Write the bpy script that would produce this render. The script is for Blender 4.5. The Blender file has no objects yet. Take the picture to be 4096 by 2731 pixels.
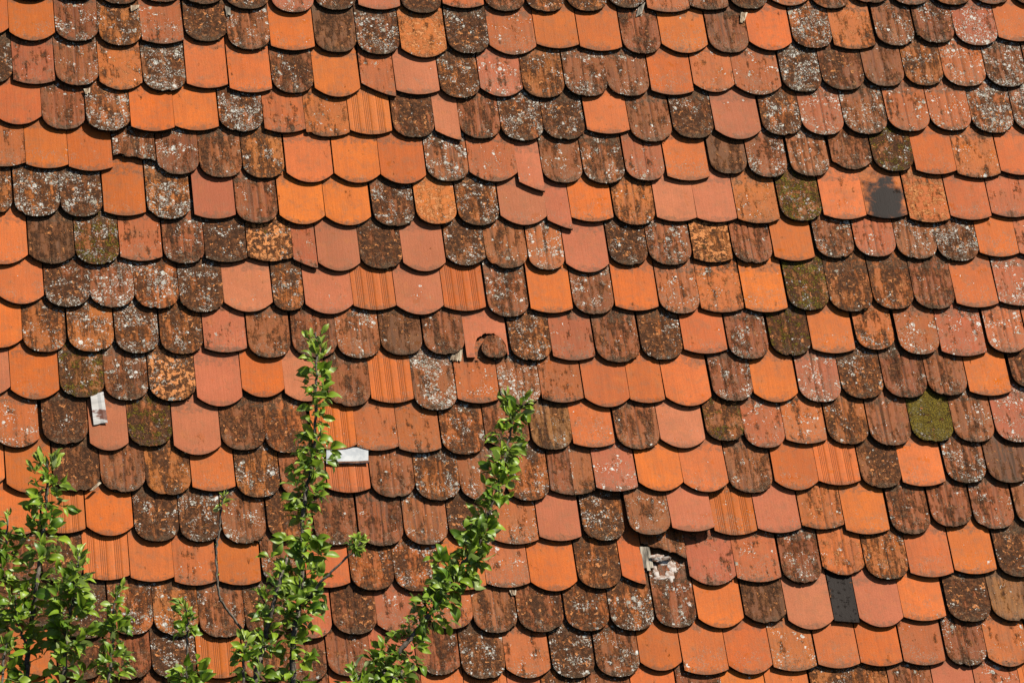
import bpy, math, random
from mathutils import Vector, Matrix, noise

# ---------------------------------------------------------------- camera, sky, sun, exposure
scene = bpy.context.scene
PITCH = math.radians(58)
O = Vector((0, 0, 5.0))                       # middle of the visible roof slope
U = Vector((1, 0, 0)); V = Vector((0, math.cos(PITCH), math.sin(PITCH))); N = Vector((0, -math.sin(PITCH), math.cos(PITCH)))
def rw(u, v, n=0.0): return O + U*u + V*v + N*n       # roof coordinates (m along, up, off the slope) -> world
def rd(d): return U*d[0] + V*d[1] + N*d[2]
ROOF = Matrix((U, V, N)).transposed()
FWD = rd((0.228351,0.440000,-0.868479)); RIGHT = rd((0.973579,-0.103201,0.203700)); UP = rd((0.000000,0.892048,0.451941))
cd = bpy.data.cameras.new('camera'); cam = bpy.data.objects.new('camera', cd); scene.collection.objects.link(cam)
cd.sensor_width = 36; cd.lens = 130.078; cd.clip_end = 3000
cam.matrix_world = Matrix.Translation(O - FWD*15.060) @ Matrix((RIGHT, UP, -FWD)).transposed().to_4x4()
scene.camera = cam
S = (U*.75 + V*.95 + N*1.0).normalized()       # towards the sun
elev = math.asin(S.z); azim = math.atan2(S.x, S.y)
w = bpy.data.worlds.new('World'); scene.world = w; w.use_nodes = True
bg = w.node_tree.nodes['Background']; sky = w.node_tree.nodes.new('ShaderNodeTexSky')
sky.sky_type = 'NISHITA'; sky.sun_disc = False; sky.sun_elevation = elev; sky.sun_rotation = azim
w.node_tree.links.new(sky.outputs[0], bg.inputs[0]); bg.inputs[1].default_value = 0.05
sl = bpy.data.lights.new('sun', 'SUN'); sun = bpy.data.objects.new('sun', sl); scene.collection.objects.link(sun)
sl.energy = 5.0; sl.angle = math.radians(.5); sl.color = (1, .93, .83)
sun.rotation_euler = S.to_track_quat('Z', 'Y').to_euler(); sun.location = (0, 0, 30)
scene.view_settings.view_transform = 'Standard'; scene.view_settings.look = 'None'
scene.view_settings.exposure = 0.22; scene.view_settings.gamma = 1
scene.cycles.max_bounces = 5; scene.cycles.diffuse_bounces = 0

# ---------------------------------------------------------------- helpers
def tag(o, label=None, cat=None, group=None, kind=None):
    if label: o['label'] = label
    if cat: o['category'] = cat
    if group: o['group'] = group
    if kind: o['kind'] = kind
    return o
def link(name, me, parent=None, mat=None):
    o = bpy.data.objects.new(name, me); scene.collection.objects.link(o)
    if parent: o.parent = parent
    if mat: me.materials.append(mat)
    return o
class NT:
    def __init__(s, name):
        s.m = bpy.data.materials.new(name); s.m.use_nodes = True; s.t = s.m.node_tree; s.b = s.t.nodes['Principled BSDF']
    def set(s, inp, v):
        if v is None: return
        if hasattr(v, 'links') or isinstance(v, bpy.types.NodeSocket): s.t.links.new(v, inp)
        else: inp.default_value = v
    def n(s, t, ins={}, **kw):
        nd = s.t.nodes.new('ShaderNode'+t)
        for k, v in kw.items(): setattr(nd, k, v)
        for k, v in ins.items(): s.set(nd.inputs[k], v)
        return nd
    def m_(s, op, a, b=None, c=None, clamp=False):
        nd = s.n('Math', {}, operation=op, use_clamp=clamp); s.set(nd.inputs[0], a); s.set(nd.inputs[1], b)
        if c is not None: s.set(nd.inputs[2], c)
        return nd.outputs[0]
    def ss(s, v, lo, hi, a=0., b=1.):
        return s.n('MapRange', {'Value': v, 'From Min': lo, 'From Max': hi, 'To Min': a, 'To Max': b}, interpolation_type='SMOOTHSTEP').outputs[0]
    def mix(s, f, a, b, mode='MIX'):
        nd = s.n('Mix', {}, data_type='RGBA', blend_type=mode); s.set(nd.inputs[0], f)
        for i, v in ((6, a), (7, b)): s.set(nd.inputs[i], v if not isinstance(v, tuple) or len(v) == 4 else v+(1,))
        return nd.outputs[2]
    def noi(s, v, sc, det=4, ro=.6, dist=0.):
        return s.n('TexNoise', {'Vector': v, 'Scale': sc, 'Detail': det, 'Roughness': ro, 'Distortion': dist}).outputs[0]
    def vor(s, v, sc, rnd=1.):
        nd = s.n('TexVoronoi', {'Vector': v, 'Scale': sc, 'Randomness': rnd}); return nd.outputs['Distance'], nd.outputs['Color']
    def att(s, name): return s.n('Attribute', {}, attribute_name=name)
    def sep(s, v):
        nd = s.n('SeparateXYZ', {0: v}); return nd.outputs

# ---------------------------------------------------------------- materials
def clay_material():
    q = NT('weathered_clay')
    T = q.att('tco').outputs['Vector']; base = q.att('base').outputs['Color']
    lx, ly, side = q.sep(q.att('loc').outputs['Vector'])
    dirt, lich, moss = q.sep(q.att('wear_a').outputs['Vector'])
    flake, speck, streak = q.sep(q.att('wear_b').outputs['Vector'])
    burn, grime_shade, gro = q.sep(q.att('wear_c').outputs['Vector'])
    n20 = q.noi(T, 15, 7, .70, .4); n45 = q.noi(T, 48, 7, .72, .3); n9 = q.noi(T, 9, 3, .5); n160 = q.noi(T, 190, 4, .7)
    # clay body: firing variation
    col = q.mix(q.ss(n9, .35, .7), q.mix(.25, base, (.30, .085, .030)), base)
    col = q.mix(q.m_('MULTIPLY', q.ss(n20, .5, .75), .25), col, (.60, .215, .050))
    col = q.mix(q.m_('MULTIPLY', q.ss(n160, .38, .70), .42), col, q.mix(.6, col, (.13, .040, .014)))
    film = q.m_('MULTIPLY', q.ss(q.noi(T, 24, 7, .72), .46, .66), q.m_('ADD', .10, q.m_('MULTIPLY', grime_shade, .40)))
    col = q.mix(film, col, q.mix(q.ss(n160, .4, .6), (.15, .065, .026), (.34, .17, .080)))
    # rain streaks along the slope
    sv = q.n('Mapping', {'Vector': T, 'Scale': (1, .07, 1)}).outputs[0]
    st = q.noi(sv, 120, 4, .6); st2 = q.noi(sv, 45, 3, .6)
    smask = q.m_('MULTIPLY', q.ss(q.m_('ADD', q.m_('MULTIPLY', st, .5), q.m_('MULTIPLY', st2, .5)), .46, .62), streak)
    col = q.mix(q.m_('MULTIPLY', smask, .85), col, (.070, .036, .018))
    # grooves hold dirt
    col = q.mix(q.m_('MULTIPLY', gro, .8), col, (.05, .022, .014))
    # flaked patches of fresh clay
    fl = q.m_('MULTIPLY', q.ss(q.m_('ADD', n45, q.m_('MULTIPLY', flake, .22)), .60, .64), q.ss(flake, 0., .1))
    # dirt crust
    sv2 = q.n('Mapping', {'Vector': T, 'Scale': (1, .22, 1)}).outputs[0]
    dn = q.m_('ADD', q.m_('MULTIPLY', q.noi(sv2, 34, 6, .68), .5), q.m_('MULTIPLY', q.m_('ADD', n20, n45), .25))
    thr = q.m_('SUBTRACT', .635, q.m_('MULTIPLY', dirt, .25))
    dm = q.ss(dn, q.m_('SUBTRACT', thr, .035), q.m_('ADD', thr, .045))
    dm = q.m_('MULTIPLY', dm, q.ss(dirt, 0., .08))
    dcol = q.mix(q.ss(n160, .35, .65), (.016, .010, .006), (.080, .036, .018))
    dcol = q.mix(q.ss(q.noi(T, 60, 6, .75), .48, .62), dcol, (.185, .072, .028))
    col = q.mix(q.m_('MULTIPLY', dm, q.ss(n160, .22, .5, .65, .97)), col, dcol)
    col = q.mix(fl, col, q.mix(q.ss(n160, .4, .6), (.68, .29, .105), (.58, .20, .06)))
    # grey-brown grime dots, denser towards the lower edge
    low = q.ss(ly, .02, .20, 1., .45)
    d1, c1 = q.vor(T, 260); c1x = q.sep(c1)[0]
    gate = q.ss(q.m_('MULTIPLY', q.noi(T, 26, 4, .7), q.m_('ADD', .6, low)), q.m_('SUBTRACT', .95, q.m_('MULTIPLY', speck, .5)), q.m_('SUBTRACT', 1.08, q.m_('MULTIPLY', speck, .5)))
    sp = q.m_('MULTIPLY', q.ss(d1, q.m_('MULTIPLY', c1x, .55), q.m_('ADD', .08, q.m_('MULTIPLY', c1x, .55)), 1., 0.), gate)
    col = q.mix(q.m_('MULTIPLY', sp, .75), col, q.mix(q.sep(c1)[1], (.16, .105, .065), (.34, .27, .19)))
    ends = q.m_('ADD', q.m_('MULTIPLY', q.ss(ly, .0, .05, 1, 0), .26), q.m_('MULTIPLY', q.ss(ly, .17, .21), .2))  # grime at both ends; upper band also paints shade beneath the tile above
    col = q.mix(q.m_('MULTIPLY', q.m_('MULTIPLY', q.ss(q.m_('ADD', n45, ends), .60, .76), grime_shade), .85), col, q.mix(q.ss(n160, .4, .6), (.060, .036, .020), (.15, .105, .065)))
    # lichen: round rosettes, fine specks and crusty fields
    lg = q.noi(T, 17, 4, .65)
    lt = q.m_('SUBTRACT', .64, q.m_('MULTIPLY', lich, .20))
    lgm = q.ss(lg, lt, q.m_('ADD', lt, .07))
    lw = q.mix(q.ss(n160, .4, .62), (.42, .41, .35), (.92, .92, .85))
    tw = q.n('VectorMath', {0: T, 1: q.n('VectorMath', {0: q.n('TexNoise', {'Vector': T, 'Scale': 150.}).outputs['Color'], 1: (.004,)*3}, operation='MULTIPLY').outputs[0]}, operation='ADD').outputs[0]
    for sc, k, rr, bias in ((44, .75, .40, .1), (85, 1.2, .46, .1), (170, 1.4, .48, .0), (340, 1.5, .5, -.05)):
        d, c = q.vor(tw, sc); cs = q.sep(c)
        rad = q.m_('MULTIPLY', q.ss(cs[0], q.m_('SUBTRACT', .97, q.m_('MULTIPLY', lich, .42*k)), 1., .0, rr), q.m_('ADD', .30, q.m_('MULTIPLY', lgm, .95)))
        spot = q.m_('MULTIPLY', q.ss(d, q.m_('SUBTRACT', rad, .14), q.m_('ADD', rad, .02), 1., 0.), q.ss(rad, .04, .10))
        spot = q.m_('MULTIPLY', spot, q.ss(lich, 0., .05))
        ring = q.m_('MULTIPLY', q.ss(d, q.m_('MULTIPLY', rad, .25), q.m_('MULTIPLY', rad, .6), 1., 0.), q.ss(cs[2], .6, .7))
        lc = q.mix(q.m_('MULTIPLY', ring, .7), q.mix(q.ss(cs[1], .35, .75), lw, (.38, .35, .27)), (.20, .15, .12))
        col = q.mix(q.m_('MULTIPLY', spot, .92), col, lc)
    crust = q.m_('MULTIPLY', q.ss(q.noi(T, 95, 6, .75, .4), .55, .62), q.ss(lg, q.m_('SUBTRACT', .86, q.m_('MULTIPLY', lich, .30)), q.m_('SUBTRACT', .95, q.m_('MULTIPLY', lich, .30))))
    col = q.mix(q.m_('MULTIPLY', crust, .8), col, q.mix(q.ss(n160, .35, .6), (.19, .175, .145), (.55, .53, .45)))
    # orange lichen dots
    d3, c3 = q.vor(T, 70); c3s = q.sep(c3)
    od = q.m_('MULTIPLY', q.ss(d3, .1, .18, 1, 0), q.ss(c3s[1], .93, .95))
    col = q.mix(q.m_('MULTIPLY', od, .7), col, (.42, .15, .01))
    # moss
    mt = q.m_('SUBTRACT', .70, q.m_('MULTIPLY', moss, .27))
    mn = q.m_('ADD', q.m_('MULTIPLY', q.noi(T, 30, 5, .7), .6), q.m_('MULTIPLY', q.noi(T, 130, 4, .7), .4))
    mm = q.m_('MULTIPLY', q.ss(mn, mt, q.m_('ADD', mt, .04)), q.ss(moss, 0., .08))
    mc = q.mix(q.ss(q.noi(T, 240, 3, .7), .42, .62), (.032, .026, .008), (.25, .180, .014))
    col = q.mix(q.m_('MULTIPLY', mm, .9), col, mc)
    # scorch
    bx = q.m_('POWER', q.m_('DIVIDE', q.m_('SUBTRACT', lx, .03), .50), 2.); by = q.m_('POWER', q.m_('DIVIDE', q.m_('SUBTRACT', ly, .08), .15), 2.)
    br = q.m_('ADD', q.m_('SQRT', q.m_('ADD', bx, by)), q.m_('MULTIPLY', q.m_('SUBTRACT', n20, .5), 2.8))
    col = q.mix(q.m_('ADD', q.m_('MULTIPLY', q.ss(br, .6, 1.45, 1., 0.), burn), q.m_('MULTIPLY', q.m_('SUBTRACT', burn, 1., clamp=True), q.m_('SUBTRACT', 1., fl)), clamp=True), col, (.018, .012, .009))
    # cut and broken sides: dark algae
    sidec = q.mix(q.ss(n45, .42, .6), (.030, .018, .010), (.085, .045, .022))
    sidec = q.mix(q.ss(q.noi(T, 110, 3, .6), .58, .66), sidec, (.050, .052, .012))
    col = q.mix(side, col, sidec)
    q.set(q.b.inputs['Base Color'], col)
    rough = q.mix(q.m_('MAXIMUM', dm, lgm), (.62,)*3, (.92,)*3)
    q.set(q.b.inputs['Roughness'], rough); q.b.inputs['Specular IOR Level'].default_value = .15
    h = q.m_('ADD', q.m_('MULTIPLY', n160, .25), q.m_('MULTIPLY', dm, q.m_('ADD', .25, q.m_('MULTIPLY', n45, .8))))
    h = q.m_('ADD', h, q.m_('ADD', q.m_('MULTIPLY', crust, .3), q.m_('MULTIPLY', mm, 1.6)))
    h = q.m_('SUBTRACT', h, q.m_('MULTIPLY', fl, .5))
    h = q.m_('ADD', h, q.m_('MULTIPLY', st, .25))
    bp = q.n('Bump', {'Height': h, 'Strength': 1., 'Distance': .0040})
    q.set(q.b.inputs['Normal'], bp.outputs[0])
    return q.m
CLAY = clay_material()
def plain(name, c1, c2, sc, rough=.8, metal=0., stretch=(1, 1, 1), lo=.4, hi=.6, bump=.001, c3=None):
    q = NT(name); co = q.n('TexCoord').outputs['Object']; v = q.n('Mapping', {'Vector': co, 'Scale': stretch}).outputs[0]
    n = q.noi(v, sc, 6, .65); col = q.mix(q.ss(n, lo, hi), c1, c2)
    if c3: col = q.mix(q.ss(q.noi(v, sc*.6, 5, .7), .54, .60), col, c3)
    q.set(q.b.inputs['Base Color'], col); q.b.inputs['Roughness'].default_value = rough; q.b.inputs['Metallic'].default_value = metal
    q.set(q.b.inputs['Normal'], q.n('Bump', {'Height': n, 'Strength': .8, 'Distance': bump}).outputs[0])
    return q.m
DECK = plain('old_dark_boards', (.030, .018, .012), (.07, .04, .025), 30, .9)
WOOD = plain('grey_weathered_wood', (.10, .085, .065), (.55, .47, .36), 60, .85, 0, (1, .12, 1), .38, .62)
PALEWOOD = plain('split_pale_wood', (.25, .16, .09), (.72, .60, .42), 90, .85, 0, (1, .15, 1))
SHEET = plain('dull_zinc_sheet', (.42, .45, .47), (.58, .60, .60), 18, .6, .0, (1, 1, 1), .4, .6, .0006, None)
RUST = plain('rusty_painted_sheet', (.50, .48, .44), (.60, .59, .56), 20, .6, 0, (.3, 1, 1), .4, .6, .0006, (.16, .055, .03))
MORTAR = plain('white_mortar', (.34, .22, .16), (.62, .56, .50), 45, .9, 0, (1, 1, 1), .4, .6, .0003)
MOSS = plain('dark_moss', (.018, .014, .008), (.060, .052, .018), 120, .95)
BARK = plain('young_bark', (.075, .055, .038), (.20, .17, .13), 90, .8)
GROUND = plain('grassy_ground', (.05, .075, .02), (.10, .12, .04), 3, .95)
PLASTER = plain('lime_plaster', (.45, .40, .32), (.55, .50, .42), 4, .9)
def leaf_material():
    q = NT('apple_leaf'); v = q.att('lv').outputs['Vector']; tone, young, across = q.sep(v)
    top = q.mix(tone, (.055, .170, .006), (.360, .520, .028)); top = q.mix(young, top, (.42, .54, .07))
    und = q.mix(tone, (.26, .38, .09), (.50, .58, .20)); und = q.mix(young, und, (.42, .48, .27))
    vein = q.ss(q.m_('ABSOLUTE', across), .04, .16, 1., 0.)
    top = q.mix(q.m_('MULTIPLY', vein, .55), top, (.22, .32, .09)); 
    col = q.mix(q.n('NewGeometry').outputs['Backfacing'], top, und)
    q.set(q.b.inputs['Base Color'], col); q.b.inputs['Roughness'].default_value = .42; q.b.inputs['Specular IOR Level'].default_value = .55
    tr = q.n('BsdfTranslucent', {'Color': q.mix(.5, col, (.25, .45, .03))})
    mx = q.n('MixShader', {0: .30}); q.t.links.new(q.b.outputs[0], mx.inputs[1]); q.t.links.new(tr.outputs[0], mx.inputs[2])
    q.t.links.new(mx.outputs[0], q.t.nodes['Material Output'].inputs[0])
    return q.m
LEAF = leaf_material()

# ---------------------------------------------------------------- the clay tiles, measured on the slope
# (course, u, v of the tip, width, tip form, clay kind, lichen, ribs, slant, label)
TILES=[
(16,-2.0614,-1.6061,0.1786,'M','o',0,'-',0.000,''),
(16,-1.8765,-1.6107,0.1846,'M','o',0,'-',0.000,''),
(16,-1.6940,-1.6240,0.1746,'R','f',1,'-',0.000,''),
(16,-1.5233,-1.6283,0.1631,'R','r',1,'-',0.000,''),
(16,-1.3412,-1.6328,0.1951,'M','o',0,'-',0.000,''),
(16,-1.1566,-1.6418,0.1662,'R','r',1,'-',0.000,''),
(16,-0.9787,-1.6507,0.1842,'R','r',1,'-',0.000,''),
(16,-0.7978,-1.6508,0.1737,'M','o',0,'-',0.000,''),
(16,-0.6160,-1.6510,0.1774,'R','r',1,'-',0.000,''),
(16,-0.4431,-1.6463,0.1644,'S','o',1,'-',0.000,''),
(16,-0.2734,-1.6505,0.1681,'S','g',0,'-',0.000,''),
(16,-0.1210,-1.6543,0.1293,'M','s',1,'-',0.000,''),
(16,0.0387,-1.6628,0.1768,'R','f',2,'-',0.000,''),
(16,0.2167,-1.6627,0.1723,'R','r',1,'-',0.000,''),
(16,0.3941,-1.6626,0.1784,'M','o',0,'-',0.000,''),
(16,0.5813,-1.6627,0.1793,'R','r',2,'-',0.000,''),
(16,0.7619,-1.6626,0.1779,'M','o',1,'-',0.000,''),
(16,0.9420,-1.6625,0.1759,'M','o',1,'-',0.000,''),
(16,1.1326,-1.6626,0.1885,'R','f',2,'-',0.000,''),
(16,1.2942,-1.6666,0.1308,'R','f',1,'v',0.000,''),
(16,1.4551,-1.6659,0.1793,'R','r',1,'v',0.000,''),
(16,1.6323,-1.6656,0.1710,'M','p',0,'-',0.000,''),
(16,1.8160,-1.6701,0.1889,'M','s',2,'-',0.000,''),
(15,-2.1840,-1.4285,0.1689,'R','d',1,'-',0.000,''),
(15,-2.0097,-1.4403,0.1705,'M','o',0,'-',0.000,''),
(15,-1.8322,-1.4583,0.1727,'R','d',0,'-',0.000,''),
(15,-1.6516,-1.4593,0.1716,'R','r',0,'v',0.000,'plain red-brown round-tipped ribbed tile, fourth from left in second row from bottom'),
(15,-1.4775,-1.4619,0.1684,'R','d',2,'-',0.000,'dark brown lichen spotted round-tipped tile, fifth from left in second row from bottom'),
(15,-1.3038,-1.4613,0.1703,'S','g',1,'-',0.000,'comb-grooved orange flat-tipped tile, sixth from left in second row from bottom'),
(15,-1.1277,-1.4786,0.1673,'R','r',1,'-',0.000,'worn red-brown round-tipped tile, seventh from left in second row from bottom'),
(15,-0.9656,-1.4823,0.1512,'R','r',1,'v',0.000,''),
(15,-0.8012,-1.4636,0.1669,'R','r',1,'v',0.000,'worn red-brown round-tipped ribbed tile, ninth from left in second row from bottom'),
(15,-0.6283,-1.4696,0.1749,'M','s',1,'-',0.000,''),
(15,-0.4531,-1.4668,0.1686,'M','r',1,'v',0.000,''),
(15,-0.2752,-1.4888,0.1726,'R','d',2,'-',0.000,''),
(15,-0.0974,-1.4882,0.1769,'M','s',1,'-',0.000,''),
(15,0.0840,-1.4914,0.1693,'R','d',2,'v',0.000,'dark brown lichen spotted round-tipped ribbed tile, eleventh from right in second row from bottom'),
(15,0.2626,-1.4908,0.1733,'R','r',2,'v',0.000,'worn red-brown lichen spotted round-tipped ribbed tile, tenth from right in second row from bottom'),
(15,0.4382,-1.4682,0.1676,'M','o',0,'-',0.000,'clean bright orange gently rounded tile, ninth from right in second row from bottom'),
(15,0.6171,-1.4904,0.1794,'S','o',2,'-',0.000,'bright orange lichen dotted flat-tipped tile, eighth from right in second row from bottom'),
(15,0.8011,-1.4922,0.1805,'M','o',1,'-',0.000,'bright orange faintly speckled gently rounded tile, seventh from right in second row from bottom'),
(15,0.9823,-1.4824,0.1779,'S','s',2,'-',0.000,'orange-red lichen spotted flat-tipped tile, sixth from right in second row from bottom'),
(15,1.1665,-1.4739,0.1735,'S','o',1,'-',0.000,'bright orange faintly speckled flat-tipped tile, fifth from right in second row from bottom'),
(15,1.3437,-1.4685,0.1736,'S','o',0,'-',0.000,'clean bright orange flat-tipped tile, fourth from right in second row from bottom'),
(15,1.5236,-1.4686,0.1741,'S','s',1,'-',0.000,'reddish orange speckled flat-tipped tile, third from right in second row from bottom'),
(15,1.7065,-1.4739,0.1687,'R','r',2,'w',0.000,'worn red-brown lichen spotted round-tipped deeply ribbed tile, second from right in second row from bottom'),
(15,1.8805,-1.4823,0.1754,'M','s',1,'-',0.000,''),
(14,-2.1651,-1.2302,0.1672,'R','d',1,'-',0.000,''),
(14,-1.9848,-1.2358,0.1793,'R','d',1,'-',0.000,''),
(14,-1.8070,-1.2914,0.1696,'R','d',1,'-',0.000,''),
(14,-1.6308,-1.2775,0.1686,'R','f',2,'v',0.000,'mottled orange-brown lichen patched round-tipped ribbed tile, fourth from left in third row from bottom'),
(14,-1.4579,-1.2840,0.1716,'R','f',2,'-',0.000,'mottled orange-brown lichen patched round-tipped tile, fifth from left in third row from bottom'),
(14,-1.2816,-1.2964,0.1754,'R','r',2,'v',0.000,'worn red-brown lichen spotted round-tipped ribbed tile, sixth from left in third row from bottom'),
(14,-1.1092,-1.2998,0.1619,'R','d',1,'-',0.000,'dark dirty brown round-tipped tile, seventh from left in third row from bottom'),
(14,-0.9409,-1.3077,0.1657,'R','s',1,'-',0.000,''),
(14,-0.7655,-1.2930,0.1731,'R','d',1,'w',0.000,'dark dirty brown round-tipped deeply ribbed tile, ninth from left in third row from bottom'),
(14,-0.5810,-1.2966,0.1912,'M','s',2,'-',0.000,''),
(14,-0.3846,-1.2767,0.1796,'R','s',2,'v',0.000,''),
(14,-0.2067,-1.2971,0.1722,'R','r',1,'v',0.000,''),
(14,-0.0258,-1.2974,0.1829,'R','d',1,'-',0.000,'dark dirty brown round-tipped tile, twelfth from right in third row from bottom'),
(14,0.1631,-1.2951,0.1751,'R','f',2,'v',0.000,'mottled orange-brown lichen patched round-tipped ribbed tile, eleventh from right in third row from bottom'),
(14,0.3445,-1.2986,0.1770,'R','f',3,'-',0.000,'heavily lichen crusted mottled round-tipped tile, tenth from right in third row from bottom'),
(14,0.5230,-1.2895,0.1673,'R','r',2,'v',0.000,'long exposed ribbed tile smeared with white mortar below the broken stub'),
(14,0.7072,-1.2930,0.1869,'M','o',0,'-',0.000,'clean bright orange gently rounded tile, eighth from right in third row from bottom'),
(14,0.8921,-1.2751,0.1701,'M','x',0,'-',0.000,'smooth dark brown gently rounded tile, seventh from right in third row from bottom'),
(14,1.0771,-1.3071,0.1879,'M','p',0,'-',0.000,'clean pale pinkish gently rounded tile, sixth from right in third row from bottom'),
(14,1.2241,-1.2814,0.1020,'K','k',0,'-',0.000,'narrow black tile with orange chips between two smooth pink tiles'),
(14,1.3713,-1.3029,0.1843,'M','p',0,'-',0.000,'clean pale pinkish gently rounded tile, fourth from right in third row from bottom'),
(14,1.5556,-1.2786,0.1798,'S','o',1,'-',0.000,'bright orange faintly speckled flat-tipped tile, third from right in third row from bottom'),
(14,1.7485,-1.2869,0.1825,'R','d',1,'-',0.000,'dark dirty brown round-tipped tile, second from right in third row from bottom'),
(14,1.9356,-1.2857,0.1812,'R','t',1,'-',0.000,''),
(13,-2.0448,-1.0488,0.1634,'R','r',1,'-',0.000,''),
(13,-1.8826,-1.0582,0.1538,'R','d',1,'-',0.000,''),
(13,-1.7133,-1.0487,0.1753,'S','g',1,'-',0.000,'comb-grooved orange flat-tipped tile, third from left in fourth row from bottom'),
(13,-1.5384,-1.0583,0.1670,'S','o',0,'-',0.000,'clean bright orange flat-tipped tile, fourth from left in fourth row from bottom'),
(13,-1.3714,-1.0769,0.1632,'S','s',1,'-',0.000,'reddish orange speckled flat-tipped tile, fifth from left in fourth row from bottom'),
(13,-1.2003,-1.0783,0.1636,'S','o',0,'-',0.000,'clean bright orange flat-tipped tile, sixth from left in fourth row from bottom'),
(13,-1.0249,-1.0767,0.1666,'R','r',2,'-',0.000,''),
(13,-0.8550,-1.0954,0.1693,'S','o',0,'-',0.000,''),
(13,-0.6788,-1.1112,0.1703,'R','f',1,'-',0.000,'mottled brown and orange round-tipped tile, ninth from left in fourth row from bottom'),
(13,-0.5011,-1.1174,0.1806,'R','f',2,'-',0.000,'mottled orange-brown lichen patched round-tipped tile, tenth from left in fourth row from bottom'),
(13,-0.3200,-1.1158,0.1778,'S','o',1,'-',0.000,'bright orange faintly speckled flat-tipped tile, eleventh from left in fourth row from bottom'),
(13,-0.1404,-1.1073,0.1747,'S','s',2,'-',0.000,''),
(13,0.0450,-1.1256,0.1880,'M','o',0,'-',0.000,'clean bright orange gently rounded tile, twelfth from right in fourth row from bottom'),
(13,0.2324,-1.1171,0.1760,'R','f',1,'-',0.000,'mottled brown and orange round-tipped tile, eleventh from right in fourth row from bottom'),
(13,0.3716,-1.1027,0.0922,'H','o',0,'-',0.000,'clean bright orange narrow half-width tile, tenth from right in fourth row from bottom'),
(13,0.5093,-0.9888,0.1792,'B','r',1,'-',0.066,'broken tile stub with a slanting orange fracture above the bare wood splint'),
(13,0.6972,-1.1108,0.1910,'M','s',1,'-',0.000,'reddish orange speckled gently rounded tile, eighth from right in fourth row from bottom'),
(13,0.8876,-1.0998,0.1835,'S','s',2,'-',0.000,'orange-red lichen spotted flat-tipped tile, seventh from right in fourth row from bottom'),
(13,1.0691,-1.1051,0.1638,'R','r',2,'w',0.000,'worn red-brown lichen spotted round-tipped deeply ribbed tile, sixth from right in fourth row from bottom'),
(13,1.2478,-1.0733,0.1762,'M','b',1,'v',0.000,'brown stained orange gently rounded ribbed tile, fifth from right in fourth row from bottom'),
(13,1.4313,-1.0962,0.1795,'R','f',1,'v',0.000,'mottled brown and orange round-tipped ribbed tile, fourth from right in fourth row from bottom'),
(13,1.6158,-1.0901,0.1835,'S','o',1,'-',0.000,'bright orange faintly speckled flat-tipped tile, third from right in fourth row from bottom'),
(13,1.8042,-1.0787,0.1795,'S','o',1,'-',0.000,'bright orange faintly speckled flat-tipped tile, second from right in fourth row from bottom'),
(13,1.9916,-1.0946,0.1731,'R','d',1,'-',0.000,''),
(12,-2.0384,-0.8563,0.1622,'M','o',0,'-',0.000,''),
(12,-1.8667,-0.8516,0.1643,'S','g',1,'-',0.000,''),
(12,-1.6898,-0.8645,0.1795,'M','o',0,'-',0.000,'clean bright orange gently rounded tile, third from left in fifth row from bottom'),
(12,-1.5090,-0.8921,0.1713,'R','d',2,'v',0.000,'dark brown lichen spotted round-tipped ribbed tile, fourth from left in fifth row from bottom'),
(12,-1.3398,-0.8944,0.1594,'R','d',2,'v',0.000,'dark brown lichen spotted round-tipped ribbed tile, fifth from left in fifth row from bottom'),
(12,-1.1682,-0.9037,0.1713,'R','r',2,'v',0.000,'worn red-brown lichen spotted round-tipped ribbed tile, sixth from left in fifth row from bottom'),
(12,-0.9849,-0.8955,0.1762,'R','f',1,'-',0.000,''),
(12,-0.8062,-0.9165,0.1676,'R','r',1,'-',0.000,'worn red-brown round-tipped tile, eighth from left in fifth row from bottom'),
(12,-0.6294,-0.9236,0.1759,'R','r',1,'v',0.000,'worn red-brown round-tipped ribbed tile, ninth from left in fifth row from bottom'),
(12,-0.4479,-0.9205,0.1734,'R','r',2,'v',0.000,'worn red-brown lichen spotted round-tipped ribbed tile, tenth from left in fifth row from bottom'),
(12,-0.2664,-0.9146,0.1763,'R','d',1,'-',0.000,'dark dirty brown round-tipped tile, eleventh from left in fifth row from bottom'),
(12,-0.0872,-0.9226,0.1783,'S','s',2,'-',0.000,''),
(12,0.0924,-0.9100,0.1708,'S','p',0,'-',0.000,'clean pale pinkish flat-tipped tile, twelfth from right in fifth row from bottom'),
(12,0.2738,-0.9115,0.1720,'R','f',2,'-',0.000,'mottled orange-brown lichen patched round-tipped tile, eleventh from right in fifth row from bottom'),
(12,0.4592,-0.8998,0.1730,'R','r',2,'-',0.000,'worn red-brown lichen spotted round-tipped tile, tenth from right in fifth row from bottom'),
(12,0.6362,-0.8879,0.1742,'S','p',1,'-',0.000,'pale pinkish faintly speckled flat-tipped tile, ninth from right in fifth row from bottom'),
(12,0.8180,-0.8936,0.1774,'S','g',2,'-',0.000,'comb-grooved pale orange flat-tipped tile, eighth from right in fifth row from bottom'),
(12,1.0021,-0.8865,0.1816,'S','p',1,'-',0.000,'pale pinkish faintly speckled flat-tipped tile, seventh from right in fifth row from bottom'),
(12,1.1881,-0.8711,0.1782,'S','b',1,'v',0.000,'brown stained orange flat-tipped ribbed tile, sixth from right in fifth row from bottom'),
(12,1.3738,-0.8975,0.1846,'S','o',1,'-',0.000,'bright orange faintly speckled flat-tipped tile, fifth from right in fifth row from bottom'),
(12,1.5610,-0.8999,0.1672,'R','r',1,'w',0.000,'worn red-brown round-tipped deeply ribbed tile, fourth from right in fifth row from bottom'),
(12,1.7415,-0.8684,0.1730,'R','r',1,'w',0.000,'worn red-brown round-tipped deeply ribbed tile, third from right in fifth row from bottom'),
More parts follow.
